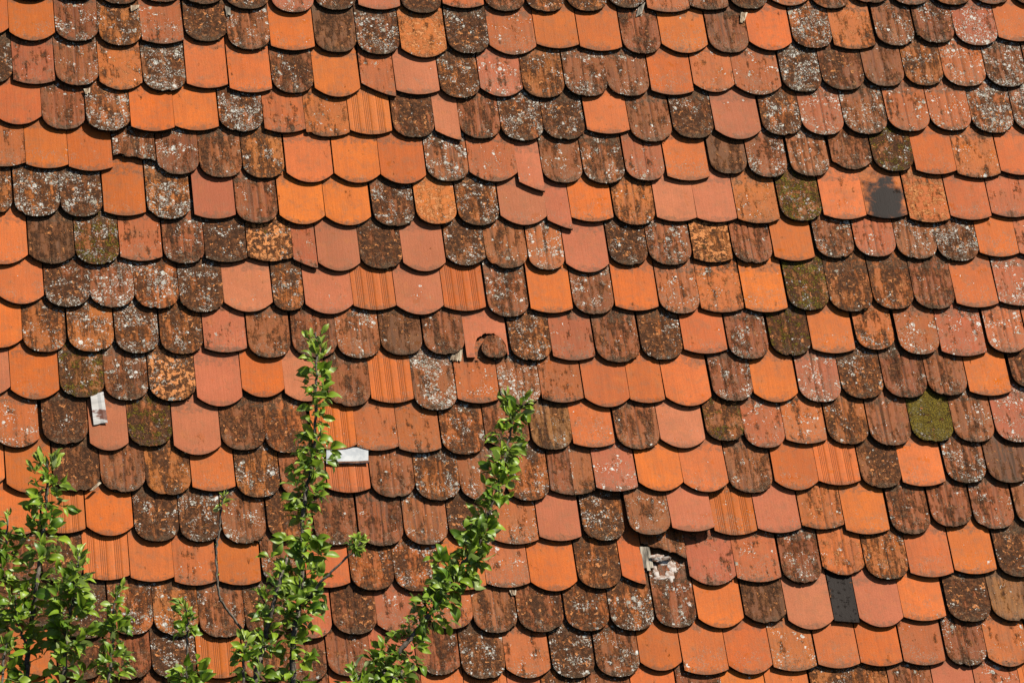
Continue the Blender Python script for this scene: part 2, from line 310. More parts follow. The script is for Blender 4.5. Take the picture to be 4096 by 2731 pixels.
(12,1.9227,-0.8804,0.1739,'R','r',2,'v',0.000,'worn red-brown lichen spotted round-tipped ribbed tile, second from right in fifth row from bottom'),
(12,2.1080,-0.8667,0.1725,'R','r',1,'-',0.000,''),
(11,-2.1687,-0.6526,0.1680,'M','o',0,'-',0.000,''),
(11,-1.9911,-0.6812,0.1751,'M','o',0,'-',0.000,''),
(11,-1.8071,-0.6747,0.1792,'R','d',0,'-',0.000,''),
(11,-1.6271,-0.6803,0.1730,'R','r',1,'v',0.000,'worn red-brown round-tipped ribbed tile, fourth from left in sixth row from bottom'),
(11,-1.4511,-0.6960,0.1747,'R','f',1,'-',0.000,'mottled brown and orange round-tipped tile, fifth from left in sixth row from bottom'),
(11,-1.2740,-0.6792,0.1691,'S','o',1,'-',0.000,'bright orange faintly speckled flat-tipped tile, sixth from left in sixth row from bottom'),
(11,-1.0990,-0.7091,0.1710,'R','f',2,'-',0.000,'mottled orange-brown lichen patched round-tipped tile, seventh from left in sixth row from bottom'),
(11,-0.9196,-0.7119,0.1798,'R','r',1,'v',0.000,''),
(11,-0.7387,-0.6917,0.1697,'S','g',1,'-',0.000,'comb-grooved orange tile just below the white metal sheet'),
(11,-0.5620,-0.7148,0.1743,'R','r',1,'v',0.000,'worn red-brown round-tipped ribbed tile, tenth from left in sixth row from bottom'),
(11,-0.3833,-0.7308,0.1769,'R','f',2,'v',0.000,'mottled orange-brown lichen patched round-tipped ribbed tile, eleventh from left in sixth row from bottom'),
(11,-0.1983,-0.7328,0.1837,'R','r',2,'v',0.000,''),
(11,-0.0153,-0.7348,0.1736,'R','f',2,'-',0.000,''),
(11,0.1211,-0.7101,0.0925,'h','r',1,'-',0.000,''),
(11,0.2137,-0.7111,0.0887,'j','r',1,'-',0.000,''),
(11,0.3470,-0.7029,0.1709,'S','s',2,'-',0.000,'orange-red lichen spotted flat-tipped tile, tenth from right in sixth row from bottom'),
(11,0.5309,-0.7048,0.1847,'M','o',0,'-',0.000,'clean bright orange gently rounded tile, ninth from right in sixth row from bottom'),
(11,0.7193,-0.7101,0.1866,'M','o',1,'-',0.000,'bright orange faintly speckled gently rounded tile, eighth from right in sixth row from bottom'),
(11,0.9116,-0.7087,0.1851,'R','r',1,'v',0.000,'worn red-brown round-tipped ribbed tile, seventh from right in sixth row from bottom'),
(11,1.1040,-0.6996,0.1843,'M','o',1,'-',0.000,'bright orange faintly speckled gently rounded tile, sixth from right in sixth row from bottom'),
(11,1.2871,-0.6781,0.1774,'S','g',1,'-',0.000,'comb-grooved orange flat-tipped tile, fifth from right in sixth row from bottom'),
(11,1.4680,-0.6925,0.1725,'R','d',1,'-',0.000,'dark dirty brown round-tipped tile, fourth from right in sixth row from bottom'),
(11,1.6482,-0.6870,0.1840,'S','o',1,'-',0.000,'bright orange faintly speckled flat-tipped tile, third from right in sixth row from bottom'),
(11,1.8377,-0.6742,0.1735,'R','r',2,'v',0.000,'worn red-brown lichen spotted round-tipped ribbed tile, second from right in sixth row from bottom'),
(11,2.0224,-0.6759,0.1849,'R','x',0,'-',0.000,''),
(10,-2.0283,-0.4879,0.1683,'M','s',2,'-',0.000,'orange-red lichen spotted gently rounded tile, leftmost in seventh row from bottom'),
(10,-1.8413,-0.4733,0.1759,'R','d',1,'-',0.000,'dark dirty brown round-tipped tile, second from left in seventh row from bottom'),
(10,-1.6731,-0.5036,0.1504,'M','p',0,'-',0.000,'pink tile chipped at its tip with a rusty metal strip lying on it'),
(10,-1.5105,-0.4850,0.1707,'R','m',1,'v',0.000,'mossy brown round-tipped ribbed tile, fourth from left in seventh row from bottom'),
(10,-1.3282,-0.5259,0.1848,'M','p',0,'-',0.000,'clean pale pinkish gently rounded tile, fifth from left in seventh row from bottom'),
(10,-1.1451,-0.5042,0.1749,'R','d',0,'-',0.000,'dark sooty brown round-tipped tile, sixth from left in seventh row from bottom'),
(10,-0.9693,-0.5183,0.1727,'R','f',1,'v',0.000,''),
(10,-0.7813,-0.5046,0.1757,'S','g',1,'-',0.000,'comb-grooved orange flat-tipped tile, eighth from left in seventh row from bottom'),
(10,-0.6071,-0.5106,0.1666,'S','s',1,'-',0.000,'reddish orange speckled flat-tipped tile, ninth from left in seventh row from bottom'),
(10,-0.4370,-0.5214,0.1697,'S','s',1,'-',0.000,'reddish orange speckled flat-tipped tile, tenth from left in seventh row from bottom'),
(10,-0.2581,-0.5309,0.1756,'R','f',2,'-',0.000,'mottled orange-brown lichen patched round-tipped tile, eleventh from left in seventh row from bottom'),
(10,-0.0761,-0.5059,0.1797,'M','r',1,'-',0.000,''),
(10,0.1056,-0.5111,0.1670,'R','t',1,'w',0.000,'worn tan brown round-tipped deeply ribbed tile, twelfth from right in seventh row from bottom'),
(10,0.2772,-0.5047,0.1722,'S','o',2,'-',0.000,'bright orange lichen dotted flat-tipped tile, eleventh from right in seventh row from bottom'),
(10,0.4640,-0.5148,0.1796,'R','r',1,'v',0.000,'worn red-brown round-tipped ribbed tile, tenth from right in seventh row from bottom'),
(10,0.6493,-0.5113,0.1873,'M','p',1,'-',0.000,'pale pinkish faintly speckled gently rounded tile, ninth from right in seventh row from bottom'),
(10,0.8321,-0.4785,0.1601,'R','m',1,'v',0.000,''),
(10,0.9986,-0.5104,0.1692,'R','s',2,'-',0.000,'orange-red lichen spotted round-tipped tile, seventh from right in seventh row from bottom'),
(10,1.1728,-0.4921,0.1751,'S','s',2,'-',0.000,'orange-red lichen spotted flat-tipped tile, sixth from right in seventh row from bottom'),
(10,1.3569,-0.4958,0.1752,'R','f',1,'v',0.000,'mottled brown and orange round-tipped ribbed tile, fifth from right in seventh row from bottom'),
(10,1.5372,-0.5030,0.1776,'R','r',1,'w',0.000,'worn red-brown round-tipped deeply ribbed tile, fourth from right in seventh row from bottom'),
(10,1.7224,-0.4885,0.1810,'R','n',3,'-',0.000,'tile buried under thick green moss with orange shoulders near the right side'),
(10,1.9030,-0.4907,0.1748,'R','r',2,'w',0.000,'worn red-brown lichen spotted round-tipped deeply ribbed tile, second from right in seventh row from bottom'),
(10,2.0911,-0.4935,0.1887,'R','s',3,'-',0.000,''),
(9,-2.1398,-0.2657,0.1879,'M','p',0,'-',0.000,''),
(9,-1.9503,-0.2797,0.1881,'M','o',1,'-',0.000,'bright orange faintly speckled gently rounded tile, second from left in eighth row from bottom'),
(9,-1.7644,-0.2710,0.1744,'R','m',2,'-',0.000,'moss and lichen covered round-tipped tile, third from left in eighth row from bottom'),
(9,-1.5902,-0.2845,0.1697,'R','r',2,'v',0.000,'worn red-brown lichen spotted round-tipped ribbed tile, fourth from left in eighth row from bottom'),
(9,-1.4090,-0.2886,0.1836,'R','z',2,'-',0.000,'flaking bright orange and black round-tipped tile, fifth from left in eighth row from bottom'),
(9,-1.2246,-0.3132,0.1794,'M','p',0,'-',0.000,'clean pale pinkish gently rounded tile, sixth from left in eighth row from bottom'),
(9,-1.0482,-0.2723,0.1694,'M','o',0,'-',0.000,'clean bright orange gently rounded tile, seventh from left in eighth row from bottom'),
(9,-0.8774,-0.2922,0.1683,'M','p',0,'-',0.000,''),
(9,-0.7039,-0.3160,0.1734,'R','r',1,'-',0.000,'worn red-brown round-tipped tile, ninth from left in eighth row from bottom'),
(9,-0.5291,-0.2999,0.1715,'S','g',1,'-',0.000,'comb-grooved orange flat-tipped tile, tenth from left in eighth row from bottom'),
(9,-0.3536,-0.3346,0.1739,'R','r',3,'-',0.000,'red-brown thickly lichen spotted round-tipped tile, eleventh from left in eighth row from bottom'),
(9,-0.1777,-0.3034,0.1725,'S','s',1,'-',0.000,'reddish orange speckled flat-tipped tile, twelfth from left in eighth row from bottom'),
(9,-0.0011,-0.3119,0.1682,'R','r',3,'v',0.000,'red-brown thickly lichen spotted round-tipped ribbed tile, thirteenth from left in eighth row from bottom'),
(9,0.1708,-0.3029,0.1720,'S','s',1,'-',0.000,'reddish orange speckled flat-tipped tile, twelfth from right in eighth row from bottom'),
(9,0.3554,-0.3252,0.1872,'M','o',0,'-',0.000,'clean bright orange gently rounded tile, eleventh from right in eighth row from bottom'),
(9,0.5235,-0.3064,0.1451,'S','o',0,'-',0.000,''),
(9,0.6986,-0.3224,0.1923,'M','o',0,'-',0.000,'clean bright orange gently rounded tile, ninth from right in eighth row from bottom'),
(9,0.8901,-0.2995,0.1723,'R','r',2,'w',0.000,'worn red-brown lichen spotted round-tipped deeply ribbed tile, eighth from right in eighth row from bottom'),
(9,1.0723,-0.3042,0.1880,'M','o',0,'-',0.000,'clean bright orange gently rounded tile, seventh from right in eighth row from bottom'),
(9,1.2631,-0.3050,0.1790,'R','s',3,'w',0.000,'orange-red white spotted round-tipped deeply ribbed tile, sixth from right in eighth row from bottom'),
(9,1.4498,-0.2884,0.1815,'R','f',2,'v',0.000,'mottled orange-brown lichen patched round-tipped ribbed tile, fifth from right in eighth row from bottom'),
(9,1.6383,-0.2866,0.1849,'R','r',1,'w',0.000,'worn red-brown round-tipped deeply ribbed tile, fourth from right in eighth row from bottom'),
(9,1.8221,-0.2768,0.1716,'R','r',1,'w',0.000,'worn red-brown round-tipped deeply ribbed tile, third from right in eighth row from bottom'),
(9,2.0036,-0.2780,0.1829,'S','o',1,'-',0.000,'bright orange faintly speckled flat-tipped tile, second from right in eighth row from bottom'),
(9,2.1994,-0.2419,0.1752,'R','d',1,'-',0.000,''),
(8.5,-0.0923,-0.1046,0.1085,'R','r',1,'-',0.000,'rounded red-brown clay fragment showing through the arched hole of a broken pink tile'),
(8,-2.0786,-0.0529,0.1758,'M','o',0,'-',0.000,''),
(8,-1.9029,-0.0722,0.1691,'R','f',2,'-',0.000,'mottled orange-brown lichen patched round-tipped tile, second from left in ninth row from top'),
(8,-1.7190,-0.0713,0.1809,'R','f',3,'-',0.000,'heavily lichen crusted mottled round-tipped tile, third from left in ninth row from top'),
(8,-1.5371,-0.0778,0.1711,'R','f',3,'-',0.000,'heavily lichen crusted mottled round-tipped tile, fourth from left in ninth row from top'),
(8,-1.3594,-0.0813,0.1676,'R','f',2,'v',0.000,'mottled orange-brown lichen patched round-tipped ribbed tile, fifth from left in ninth row from top'),
(8,-1.1847,-0.0732,0.1696,'S','s',1,'-',0.000,'reddish orange speckled flat-tipped tile, sixth from left in ninth row from top'),
(8,-1.0103,-0.1001,0.1698,'R','r',1,'-',0.000,''),
(8,-0.8257,-0.0964,0.1805,'R','r',1,'v',0.000,''),
(8,-0.6455,-0.1005,0.1748,'R','r',2,'v',0.000,'worn red-brown lichen spotted round-tipped ribbed tile, ninth from left in ninth row from top'),
(8,-0.4688,-0.0860,0.1700,'R','x',1,'-',0.000,'dark brown mottled round-tipped tile, tenth from left in ninth row from top'),
(8,-0.2933,-0.0837,0.1671,'R','r',1,'v',0.000,'worn red-brown round-tipped ribbed tile, eleventh from left in ninth row from top'),
(8,-0.1201,-0.1060,0.1752,'A','p',1,'-',0.000,'pink tile with an arched hole broken out of its lower half'),
(8,0.0643,-0.1137,0.1704,'R','f',2,'v',0.000,'mottled orange-brown lichen patched round-tipped ribbed tile, twelfth from right in ninth row from top'),
(8,0.2395,-0.1124,0.1766,'S','s',1,'-',0.000,'reddish orange speckled flat-tipped tile, eleventh from right in ninth row from top'),
(8,0.4280,-0.1216,0.1847,'R','r',1,'v',0.000,'worn red-brown round-tipped ribbed tile, tenth from right in ninth row from top'),
(8,0.6154,-0.1090,0.1742,'R','f',2,'v',0.000,'mottled orange-brown lichen patched round-tipped ribbed tile, ninth from right in ninth row from top'),
(8,0.7999,-0.0822,0.1835,'S','o',1,'-',0.000,'bright orange faintly speckled flat-tipped tile, eighth from right in ninth row from top'),
(8,0.9842,-0.1084,0.1706,'R','r',2,'v',0.000,'worn red-brown lichen spotted round-tipped ribbed tile, seventh from right in ninth row from top'),
(8,1.1695,-0.0901,0.1707,'R','m',1,'w',0.000,'mossy brown round-tipped deeply ribbed tile, sixth from right in ninth row from top'),
(8,1.3521,-0.0802,0.1842,'S','o',1,'-',0.000,'bright orange faintly speckled flat-tipped tile, fifth from right in ninth row from top'),
(8,1.5408,-0.0637,0.1655,'R','b',1,'-',0.000,''),
(8,1.7263,-0.0892,0.1769,'R','s',2,'-',0.000,'orange-red lichen spotted round-tipped tile, third from right in ninth row from top'),
(8,1.9177,-0.0959,0.1992,'S','s',2,'-',0.000,'orange-red lichen spotted flat-tipped tile, second from right in ninth row from top'),
(8,2.1147,-0.0809,0.1702,'R','s',2,'v',0.000,''),
(7,-1.9851,0.1399,0.1783,'M','o',1,'-',0.000,'bright orange faintly speckled gently rounded tile, leftmost in eighth row from top'),
(7,-1.8043,0.1268,0.1785,'R','d',2,'-',0.000,'dark brown lichen spotted round-tipped tile, second from left in eighth row from top'),
(7,-1.6246,0.1253,0.1769,'R','r',3,'v',0.000,'red-brown thickly lichen spotted round-tipped ribbed tile, third from left in eighth row from top'),
(7,-1.4457,0.1203,0.1748,'R','f',3,'-',0.000,'heavily lichen crusted mottled round-tipped tile, fourth from left in eighth row from top'),
(7,-1.2672,0.1050,0.1780,'R','f',2,'v',0.000,'mottled orange-brown lichen patched round-tipped ribbed tile, fifth from left in eighth row from top'),
(7,-1.0783,0.1064,0.1957,'M','p',1,'-',0.000,'pale pinkish faintly speckled gently rounded tile, sixth from left in eighth row from top'),
(7,-0.9155,0.1121,0.1229,'R','f',2,'-',0.000,''),
(7,-0.7501,0.0977,0.1943,'M','p',1,'-',0.000,'pale pinkish faintly speckled gently rounded tile, eighth from left in eighth row from top'),
(7,-0.5643,0.1173,0.1734,'S','g',1,'-',0.000,'comb-grooved orange flat-tipped tile, ninth from left in eighth row from top'),
(7,-0.3770,0.0954,0.1948,'M','p',1,'-',0.000,'pale pinkish faintly speckled gently rounded tile, tenth from left in eighth row from top'),
(7,-0.1908,0.1136,0.1723,'S','g',1,'-',0.000,'comb-grooved orange flat-tipped tile, eleventh from left in eighth row from top'),
(7,-0.0114,0.0851,0.1692,'R','r',2,'v',0.000,'worn red-brown lichen spotted round-tipped ribbed tile, twelfth from left in eighth row from top'),
(7,0.1697,0.1044,0.1764,'S','o',0,'-',0.000,'clean bright orange flat-tipped tile, twelfth from right in eighth row from top'),
(7,0.3509,0.0997,0.1716,'R','r',2,'v',0.000,'worn red-brown lichen spotted round-tipped ribbed tile, eleventh from right in eighth row from top'),
(7,0.5329,0.1171,0.1830,'S','o',0,'-',0.000,'clean bright orange flat-tipped tile, tenth from right in eighth row from top'),
(7,0.7164,0.1014,0.1716,'R','s',2,'v',0.000,'orange-red lichen spotted round-tipped ribbed tile, ninth from right in eighth row from top'),
(7,0.8969,0.1078,0.1841,'S','b',1,'-',0.000,'brown stained orange flat-tipped tile, eighth from right in eighth row from top'),
(7,1.0875,0.1097,0.1809,'S','o',2,'-',0.000,'bright orange lichen dotted flat-tipped tile, seventh from right in eighth row from top'),
(7,1.2757,0.1202,0.1770,'R','m',2,'-',0.000,'moss and lichen covered round-tipped tile, sixth from right in eighth row from top'),
(7,1.4603,0.1114,0.1870,'R','f',1,'-',0.000,'mottled brown and orange round-tipped tile, fifth from right in eighth row from top'),
(7,1.6477,0.1246,0.1775,'R','f',1,'-',0.000,'mottled brown and orange round-tipped tile, fourth from right in eighth row from top'),
(7,1.8285,0.1250,0.1775,'R','r',1,'w',0.000,'worn red-brown round-tipped deeply ribbed tile, third from right in eighth row from top'),
(7,2.0161,0.1337,0.1866,'S','o',2,'-',0.000,'bright orange lichen dotted flat-tipped tile, second from right in eighth row from top'),
(7,2.2058,0.1429,0.1852,'S','s',3,'-',0.000,''),
(6,-2.0495,0.3161,0.1961,'M','o',1,'-',0.000,''),
(6,-1.8566,0.3186,0.1812,'M','x',0,'v',0.000,'smooth dark brown gently rounded ribbed tile, second from left in seventh row from top'),
(6,-1.6749,0.3171,0.1737,'R','m',3,'-',0.000,'moss covered white spotted round-tipped tile, third from left in seventh row from top'),
(6,-1.4982,0.3353,0.1688,'S','s',1,'-',0.000,'reddish orange speckled flat-tipped tile, fourth from left in seventh row from top'),
(6,-1.3245,0.3249,0.1654,'R','r',2,'-',0.000,'worn red-brown lichen spotted round-tipped tile, fifth from left in seventh row from top'),
(6,-1.1538,0.3323,0.1683,'S','d',2,'-',0.000,'dark brown lichen spotted flat-tipped tile, sixth from left in seventh row from top'),
(6,-0.9744,0.3382,0.1831,'S','z',1,'-',0.000,'flaking yellow-orange and black flat-tipped tile, seventh from left in seventh row from top'),
(6,-0.8325,0.3056,0.0953,'H','s',1,'-',0.000,'reddish orange speckled narrow half-width tile, eighth from left in seventh row from top'),
(6,-0.6945,0.2933,0.1725,'M','p',0,'-',0.000,'clean pale pinkish gently rounded tile, ninth from left in seventh row from top'),
(6,-0.5187,0.3057,0.1750,'R','d',1,'-',0.000,'dark dirty brown round-tipped tile, tenth from left in seventh row from top'),
(6,-0.3406,0.2940,0.1761,'M','p',0,'-',0.000,'clean pale pinkish gently rounded tile, eleventh from left in seventh row from top'),
(6,-0.1658,0.3211,0.1644,'M','d',2,'-',0.000,'dark brown lichen spotted gently rounded tile, twelfth from left in seventh row from top'),
(6,0.0079,0.3109,0.1745,'R','r',1,'v',0.000,'worn red-brown round-tipped ribbed tile, thirteenth from left in seventh row from top'),
(6,0.1731,0.3026,0.1499,'R','s',3,'v',0.000,''),
(6,0.3453,0.2923,0.1821,'M','p',1,'-',0.000,'pale pinkish faintly speckled gently rounded tile, twelfth from right in seventh row from top'),
(6,0.5275,0.3298,0.1648,'R','d',2,'v',0.000,'dark brown lichen spotted round-tipped ribbed tile, eleventh from right in seventh row from top'),
(6,0.7058,0.3297,0.1854,'R','r',2,'v',0.000,'worn red-brown lichen spotted round-tipped ribbed tile, tenth from right in seventh row from top'),
(6,0.8885,0.3435,0.1673,'S','z',0,'-',0.000,'flaking yellow-orange and black flat-tipped tile, ninth from right in seventh row from top'),
(6,1.0654,0.3409,0.1699,'R','r',1,'w',0.000,'worn red-brown round-tipped deeply ribbed tile, eighth from right in seventh row from top'),
(6,1.2438,0.3522,0.1754,'S','o',0,'-',0.000,'clean bright orange flat-tipped tile, seventh from right in seventh row from top'),
(6,1.4301,0.3682,0.1680,'R','r',2,'v',0.000,''),
(6,1.6096,0.3744,0.1786,'R','s',2,'v',0.000,'orange-red lichen spotted round-tipped ribbed tile, fifth from right in seventh row from top'),
(6,1.7917,0.3656,0.1790,'R','r',2,'w',0.000,'worn red-brown lichen spotted round-tipped deeply ribbed tile, fourth from right in seventh row from top'),
(6,1.9744,0.3562,0.1823,'R','d',3,'w',0.000,'blackish lichen crusted round-tipped deeply ribbed tile, third from right in seventh row from top'),
(6,2.1557,0.3777,0.1764,'S','o',2,'-',0.000,'bright orange lichen dotted flat-tipped tile, second from right in seventh row from top'),
(6,2.3379,0.3777,0.1812,'S','s',1,'-',0.000,''),
(5,-2.0894,0.5440,0.1743,'R','f',2,'-',0.000,''),
(5,-1.9043,0.5332,0.1810,'R','f',3,'-',0.000,'heavily lichen crusted mottled round-tipped tile, second from left in sixth row from top'),
(5,-1.7258,0.5348,0.1679,'R','d',3,'-',0.000,'blackish lichen crusted round-tipped tile, third from left in sixth row from top'),
(5,-1.5525,0.5413,0.1686,'S','o',1,'-',0.000,'bright orange faintly speckled flat-tipped tile, fourth from left in sixth row from top'),
(5,-1.3731,0.5278,0.1751,'R','f',3,'-',0.000,'heavily lichen crusted mottled round-tipped tile, fifth from left in sixth row from top'),
(5,-1.1873,0.5304,0.1678,'S','p',0,'-',0.000,'clean pale pinkish flat-tipped tile, sixth from left in sixth row from top'),
(5,-1.0143,0.5108,0.1697,'R','r',1,'v',0.000,'worn red-brown round-tipped ribbed tile, seventh from left in sixth row from top'),
(5,-0.8293,0.5062,0.1868,'M','o',0,'-',0.000,'clean bright orange gently rounded tile, eighth from left in sixth row from top'),
(5,-0.6377,0.5047,0.1879,'M','o',0,'-',0.000,'clean bright orange gently rounded tile, ninth from left in sixth row from top'),
(5,-0.4464,0.5027,0.1731,'R','d',2,'-',0.000,'dark brown lichen spotted round-tipped tile, tenth from left in sixth row from top'),
(5,-0.2682,0.5118,0.1686,'R','y',1,'-',0.000,'blistered pale orange patched round-tipped tile, eleventh from left in sixth row from top'),
(5,-0.0924,0.5081,0.1727,'R','f',2,'v',0.000,'mottled orange-brown lichen patched round-tipped ribbed tile, twelfth from left in sixth row from top'),
(5,0.0992,0.5122,0.1960,'M','p',1,'-',0.000,'pale pinkish faintly speckled gently rounded tile, thirteenth from left in sixth row from top'),
(5,0.2494,0.4930,0.1005,'H','p',1,'-',0.000,'pale pinkish faintly speckled narrow half-width tile, twelfth from right in sixth row from top'),
(5,0.3918,0.5316,0.1798,'S','o',1,'-',0.000,'bright orange faintly speckled flat-tipped tile, eleventh from right in sixth row from top'),
(5,0.5755,0.5161,0.1753,'R','f',1,'v',0.000,'mottled brown and orange round-tipped ribbed tile, tenth from right in sixth row from top'),
(5,0.7550,0.5346,0.1714,'S','p',0,'-',0.000,'clean pale pinkish flat-tipped tile, ninth from right in sixth row from top'),
(5,0.9302,0.5330,0.1732,'S','p',0,'-',0.000,'clean pale pinkish flat-tipped tile, eighth from right in sixth row from top'),
(5,1.1113,0.5283,0.1827,'S','b',1,'-',0.000,'brown stained orange flat-tipped tile, seventh from right in sixth row from top'),
(5,1.3043,0.5403,0.1812,'R','m',2,'-',0.000,'moss and lichen covered round-tipped tile, sixth from right in sixth row from top'),
(5,1.4934,0.5497,0.1873,'S','o',1,'-',0.000,'bright orange faintly speckled flat-tipped tile, fifth from right in sixth row from top'),
(5,1.6812,0.5566,0.1821,'S','q',1,'-',0.000,'orange tile with a large black scorch stain down its middle'),
(5,1.8693,0.5371,0.1796,'S','y',1,'-',0.000,'blistered pale orange patched flat-tipped tile, third from right in sixth row from top'),
(5,2.0563,0.5519,0.1831,'S','o',1,'-',0.000,'bright orange faintly speckled flat-tipped tile, second from right in sixth row from top'),
(5,2.2459,0.5683,0.1862,'S','s',1,'-',0.000,''),
(4,-2.0317,0.7634,0.1812,'S','s',1,'-',0.000,''),
(4,-1.8544,0.7570,0.1699,'S','o',1,'-',0.000,'bright orange faintly speckled flat-tipped tile, second from left in fifth row from top'),
(4,-1.6787,0.7470,0.1774,'S','o',1,'-',0.000,'bright orange faintly speckled flat-tipped tile, third from left in fifth row from top'),
(4,-1.4994,0.7979,0.1723,'B','r',2,'-',0.030,'broken red-brown tile stub with jagged lower edge in the upper left'),
(4,-1.3230,0.7351,0.1706,'R','r',2,'-',0.000,'worn red-brown lichen spotted round-tipped tile, fifth from left in fifth row from top'),
(4,-1.1471,0.7219,0.1741,'R','r',1,'v',0.000,'worn red-brown round-tipped ribbed tile, sixth from left in fifth row from top'),
(4,-0.9706,0.7214,0.1706,'R','f',2,'-',0.000,'mottled orange-brown lichen patched round-tipped tile, seventh from left in fifth row from top'),
(4,-0.7819,0.7031,0.1927,'M','o',0,'-',0.000,'clean bright orange gently rounded tile, eighth from left in fifth row from top'),
(4,-0.5840,0.7038,0.1915,'M','o',0,'-',0.000,'clean bright orange gently rounded tile, ninth from left in fifth row from top'),
(4,-0.3910,0.6997,0.1894,'M','o',0,'-',0.000,'clean bright orange gently rounded tile, tenth from left in fifth row from top'),
(4,-0.2010,0.7147,0.1769,'R','r',3,'-',0.000,'red-brown thickly lichen spotted round-tipped tile, eleventh from left in fifth row from top'),
(4,-0.0076,0.7154,0.2035,'M','s',2,'-',0.000,'orange-red lichen spotted gently rounded tile, twelfth from left in fifth row from top'),
(4,0.1482,0.6695,0.1041,'H','p',1,'-',0.000,'pale pinkish faintly speckled narrow half-width tile, thirteenth from left in fifth row from top'),
(4,0.2876,0.7135,0.1706,'R','r',2,'-',0.000,'worn red-brown lichen spotted round-tipped tile, twelfth from right in fifth row from top'),
(4,0.4680,0.7118,0.1767,'R','r',2,'v',0.000,'worn red-brown lichen spotted round-tipped ribbed tile, eleventh from right in fifth row from top'),
(4,0.6463,0.7269,0.1682,'R','s',2,'v',0.000,'orange-red lichen spotted round-tipped ribbed tile, tenth from right in fifth row from top'),
(4,0.8310,0.7300,0.1841,'S','o',2,'-',0.000,'bright orange lichen dotted flat-tipped tile, ninth from right in fifth row from top'),
(4,1.0169,0.7668,0.1616,'R','x',0,'-',0.000,''),
(4,1.1869,0.7498,0.1701,'R','r',2,'-',0.000,'worn red-brown lichen spotted round-tipped tile, seventh from right in fifth row from top'),
(4,1.3752,0.7573,0.1730,'R','r',2,'w',0.000,'worn red-brown lichen spotted round-tipped deeply ribbed tile, sixth from right in fifth row from top'),
(4,1.5662,0.7956,0.1789,'M','r',1,'v',0.000,'worn red-brown gently rounded ribbed tile, fifth from right in fifth row from top'),
(4,1.7540,0.7872,0.1811,'R','m',2,'-',0.000,'tile with green moss on top and a bright orange flaking tip'),
(4,1.9377,0.7745,0.1823,'S','o',1,'-',0.000,'bright orange faintly speckled flat-tipped tile, third from right in fifth row from top'),
(4,2.1280,0.7585,0.1945,'S','b',1,'-',0.000,'brown stained orange flat-tipped tile, second from right in fifth row from top'),
(4,2.3200,0.7752,0.1802,'S','o',0,'-',0.000,''),
(3,-1.9643,0.9592,0.1929,'M','o',0,'-',0.000,'clean bright orange gently rounded tile, leftmost in fourth row from top'),
(3,-1.7762,0.9392,0.1769,'R','r',1,'v',0.000,'worn red-brown round-tipped ribbed tile, second from left in fourth row from top'),
(3,-1.5970,0.9265,0.1775,'R','f',3,'-',0.000,'heavily lichen crusted mottled round-tipped tile, third from left in fourth row from top'),
(3,-1.4175,0.9276,0.1776,'S','o',0,'-',0.000,'clean bright orange flat-tipped tile, fourth from left in fourth row from top'),
(3,-1.2341,0.9421,0.1813,'S','o',0,'-',0.000,'clean bright orange flat-tipped tile, fifth from left in fourth row from top'),
(3,-1.0491,0.9398,0.1803,'R','f',3,'v',0.000,'heavily lichen crusted mottled round-tipped ribbed tile, sixth from left in fourth row from top'),
(3,-0.8677,0.9373,0.1706,'S','s',1,'-',0.000,'reddish orange speckled flat-tipped tile, seventh from left in fourth row from top'),
(3,-0.6895,0.9228,0.1819,'S','b',1,'-',0.000,'brown stained orange flat-tipped tile, eighth from left in fourth row from top'),
(3,-0.5075,0.9348,0.1761,'S','g',1,'-',0.000,'comb-grooved orange flat-tipped tile, ninth from left in fourth row from top'),
(3,-0.3252,0.9219,0.1755,'R','d',1,'v',0.000,'dark dirty brown round-tipped ribbed tile, tenth from left in fourth row from top'),
(3,-0.1830,0.9109,0.1048,'H','p',0,'-',0.000,'clean pale pinkish narrow half-width tile, eleventh from left in fourth row from top'),
(3,-0.0422,0.9207,0.1729,'R','r',1,'v',0.000,'worn red-brown round-tipped ribbed tile, twelfth from left in fourth row from top'),
(3,0.1381,0.9128,0.1802,'R','f',3,'-',0.000,'heavily lichen crusted mottled round-tipped tile, thirteenth from left in fourth row from top'),
(3,0.3203,0.9207,0.1769,'R','d',2,'-',0.000,'dark brown lichen spotted round-tipped tile, twelfth from right in fourth row from top'),
(3,0.5106,0.9524,0.1850,'S','o',0,'-',0.000,'clean bright orange flat-tipped tile, eleventh from right in fourth row from top'),
(3,0.6976,0.9155,0.1813,'R','r',1,'v',0.000,'worn red-brown round-tipped ribbed tile, tenth from right in fourth row from top'),
(3,0.8820,0.9340,0.1790,'R','d',2,'-',0.000,'dark brown lichen spotted round-tipped tile, ninth from right in fourth row from top'),
(3,1.0792,0.9315,0.2017,'M','p',1,'-',0.000,'pale pinkish faintly speckled gently rounded tile, eighth from right in fourth row from top'),
(3,1.2767,0.9556,0.1749,'R','f',2,'-',0.000,'mottled orange-brown lichen patched round-tipped tile, seventh from right in fourth row from top'),
(3,1.4613,0.9583,0.1871,'R','s',3,'v',0.000,'orange-red white spotted round-tipped ribbed tile, sixth from right in fourth row from top'),
(3,1.6560,0.9665,0.1932,'R','r',2,'v',0.000,'worn red-brown lichen spotted round-tipped ribbed tile, fifth from right in fourth row from top'),
(3,1.8526,0.9829,0.1894,'R','s',2,'v',0.000,'orange-red lichen spotted round-tipped ribbed tile, fourth from right in fourth row from top'),
(3,2.0446,0.9911,0.1865,'R','s',2,'v',0.000,'orange-red lichen spotted round-tipped ribbed tile, third from right in fourth row from top'),
(3,2.2363,0.9832,0.1901,'R','f',3,'-',0.000,'heavily lichen crusted mottled round-tipped tile, second from right in fourth row from top'),
(3,2.4211,0.9941,0.1725,'R','r',3,'w',0.000,''),
(2,-2.0643,1.1521,0.1778,'R','d',2,'-',0.000,''),
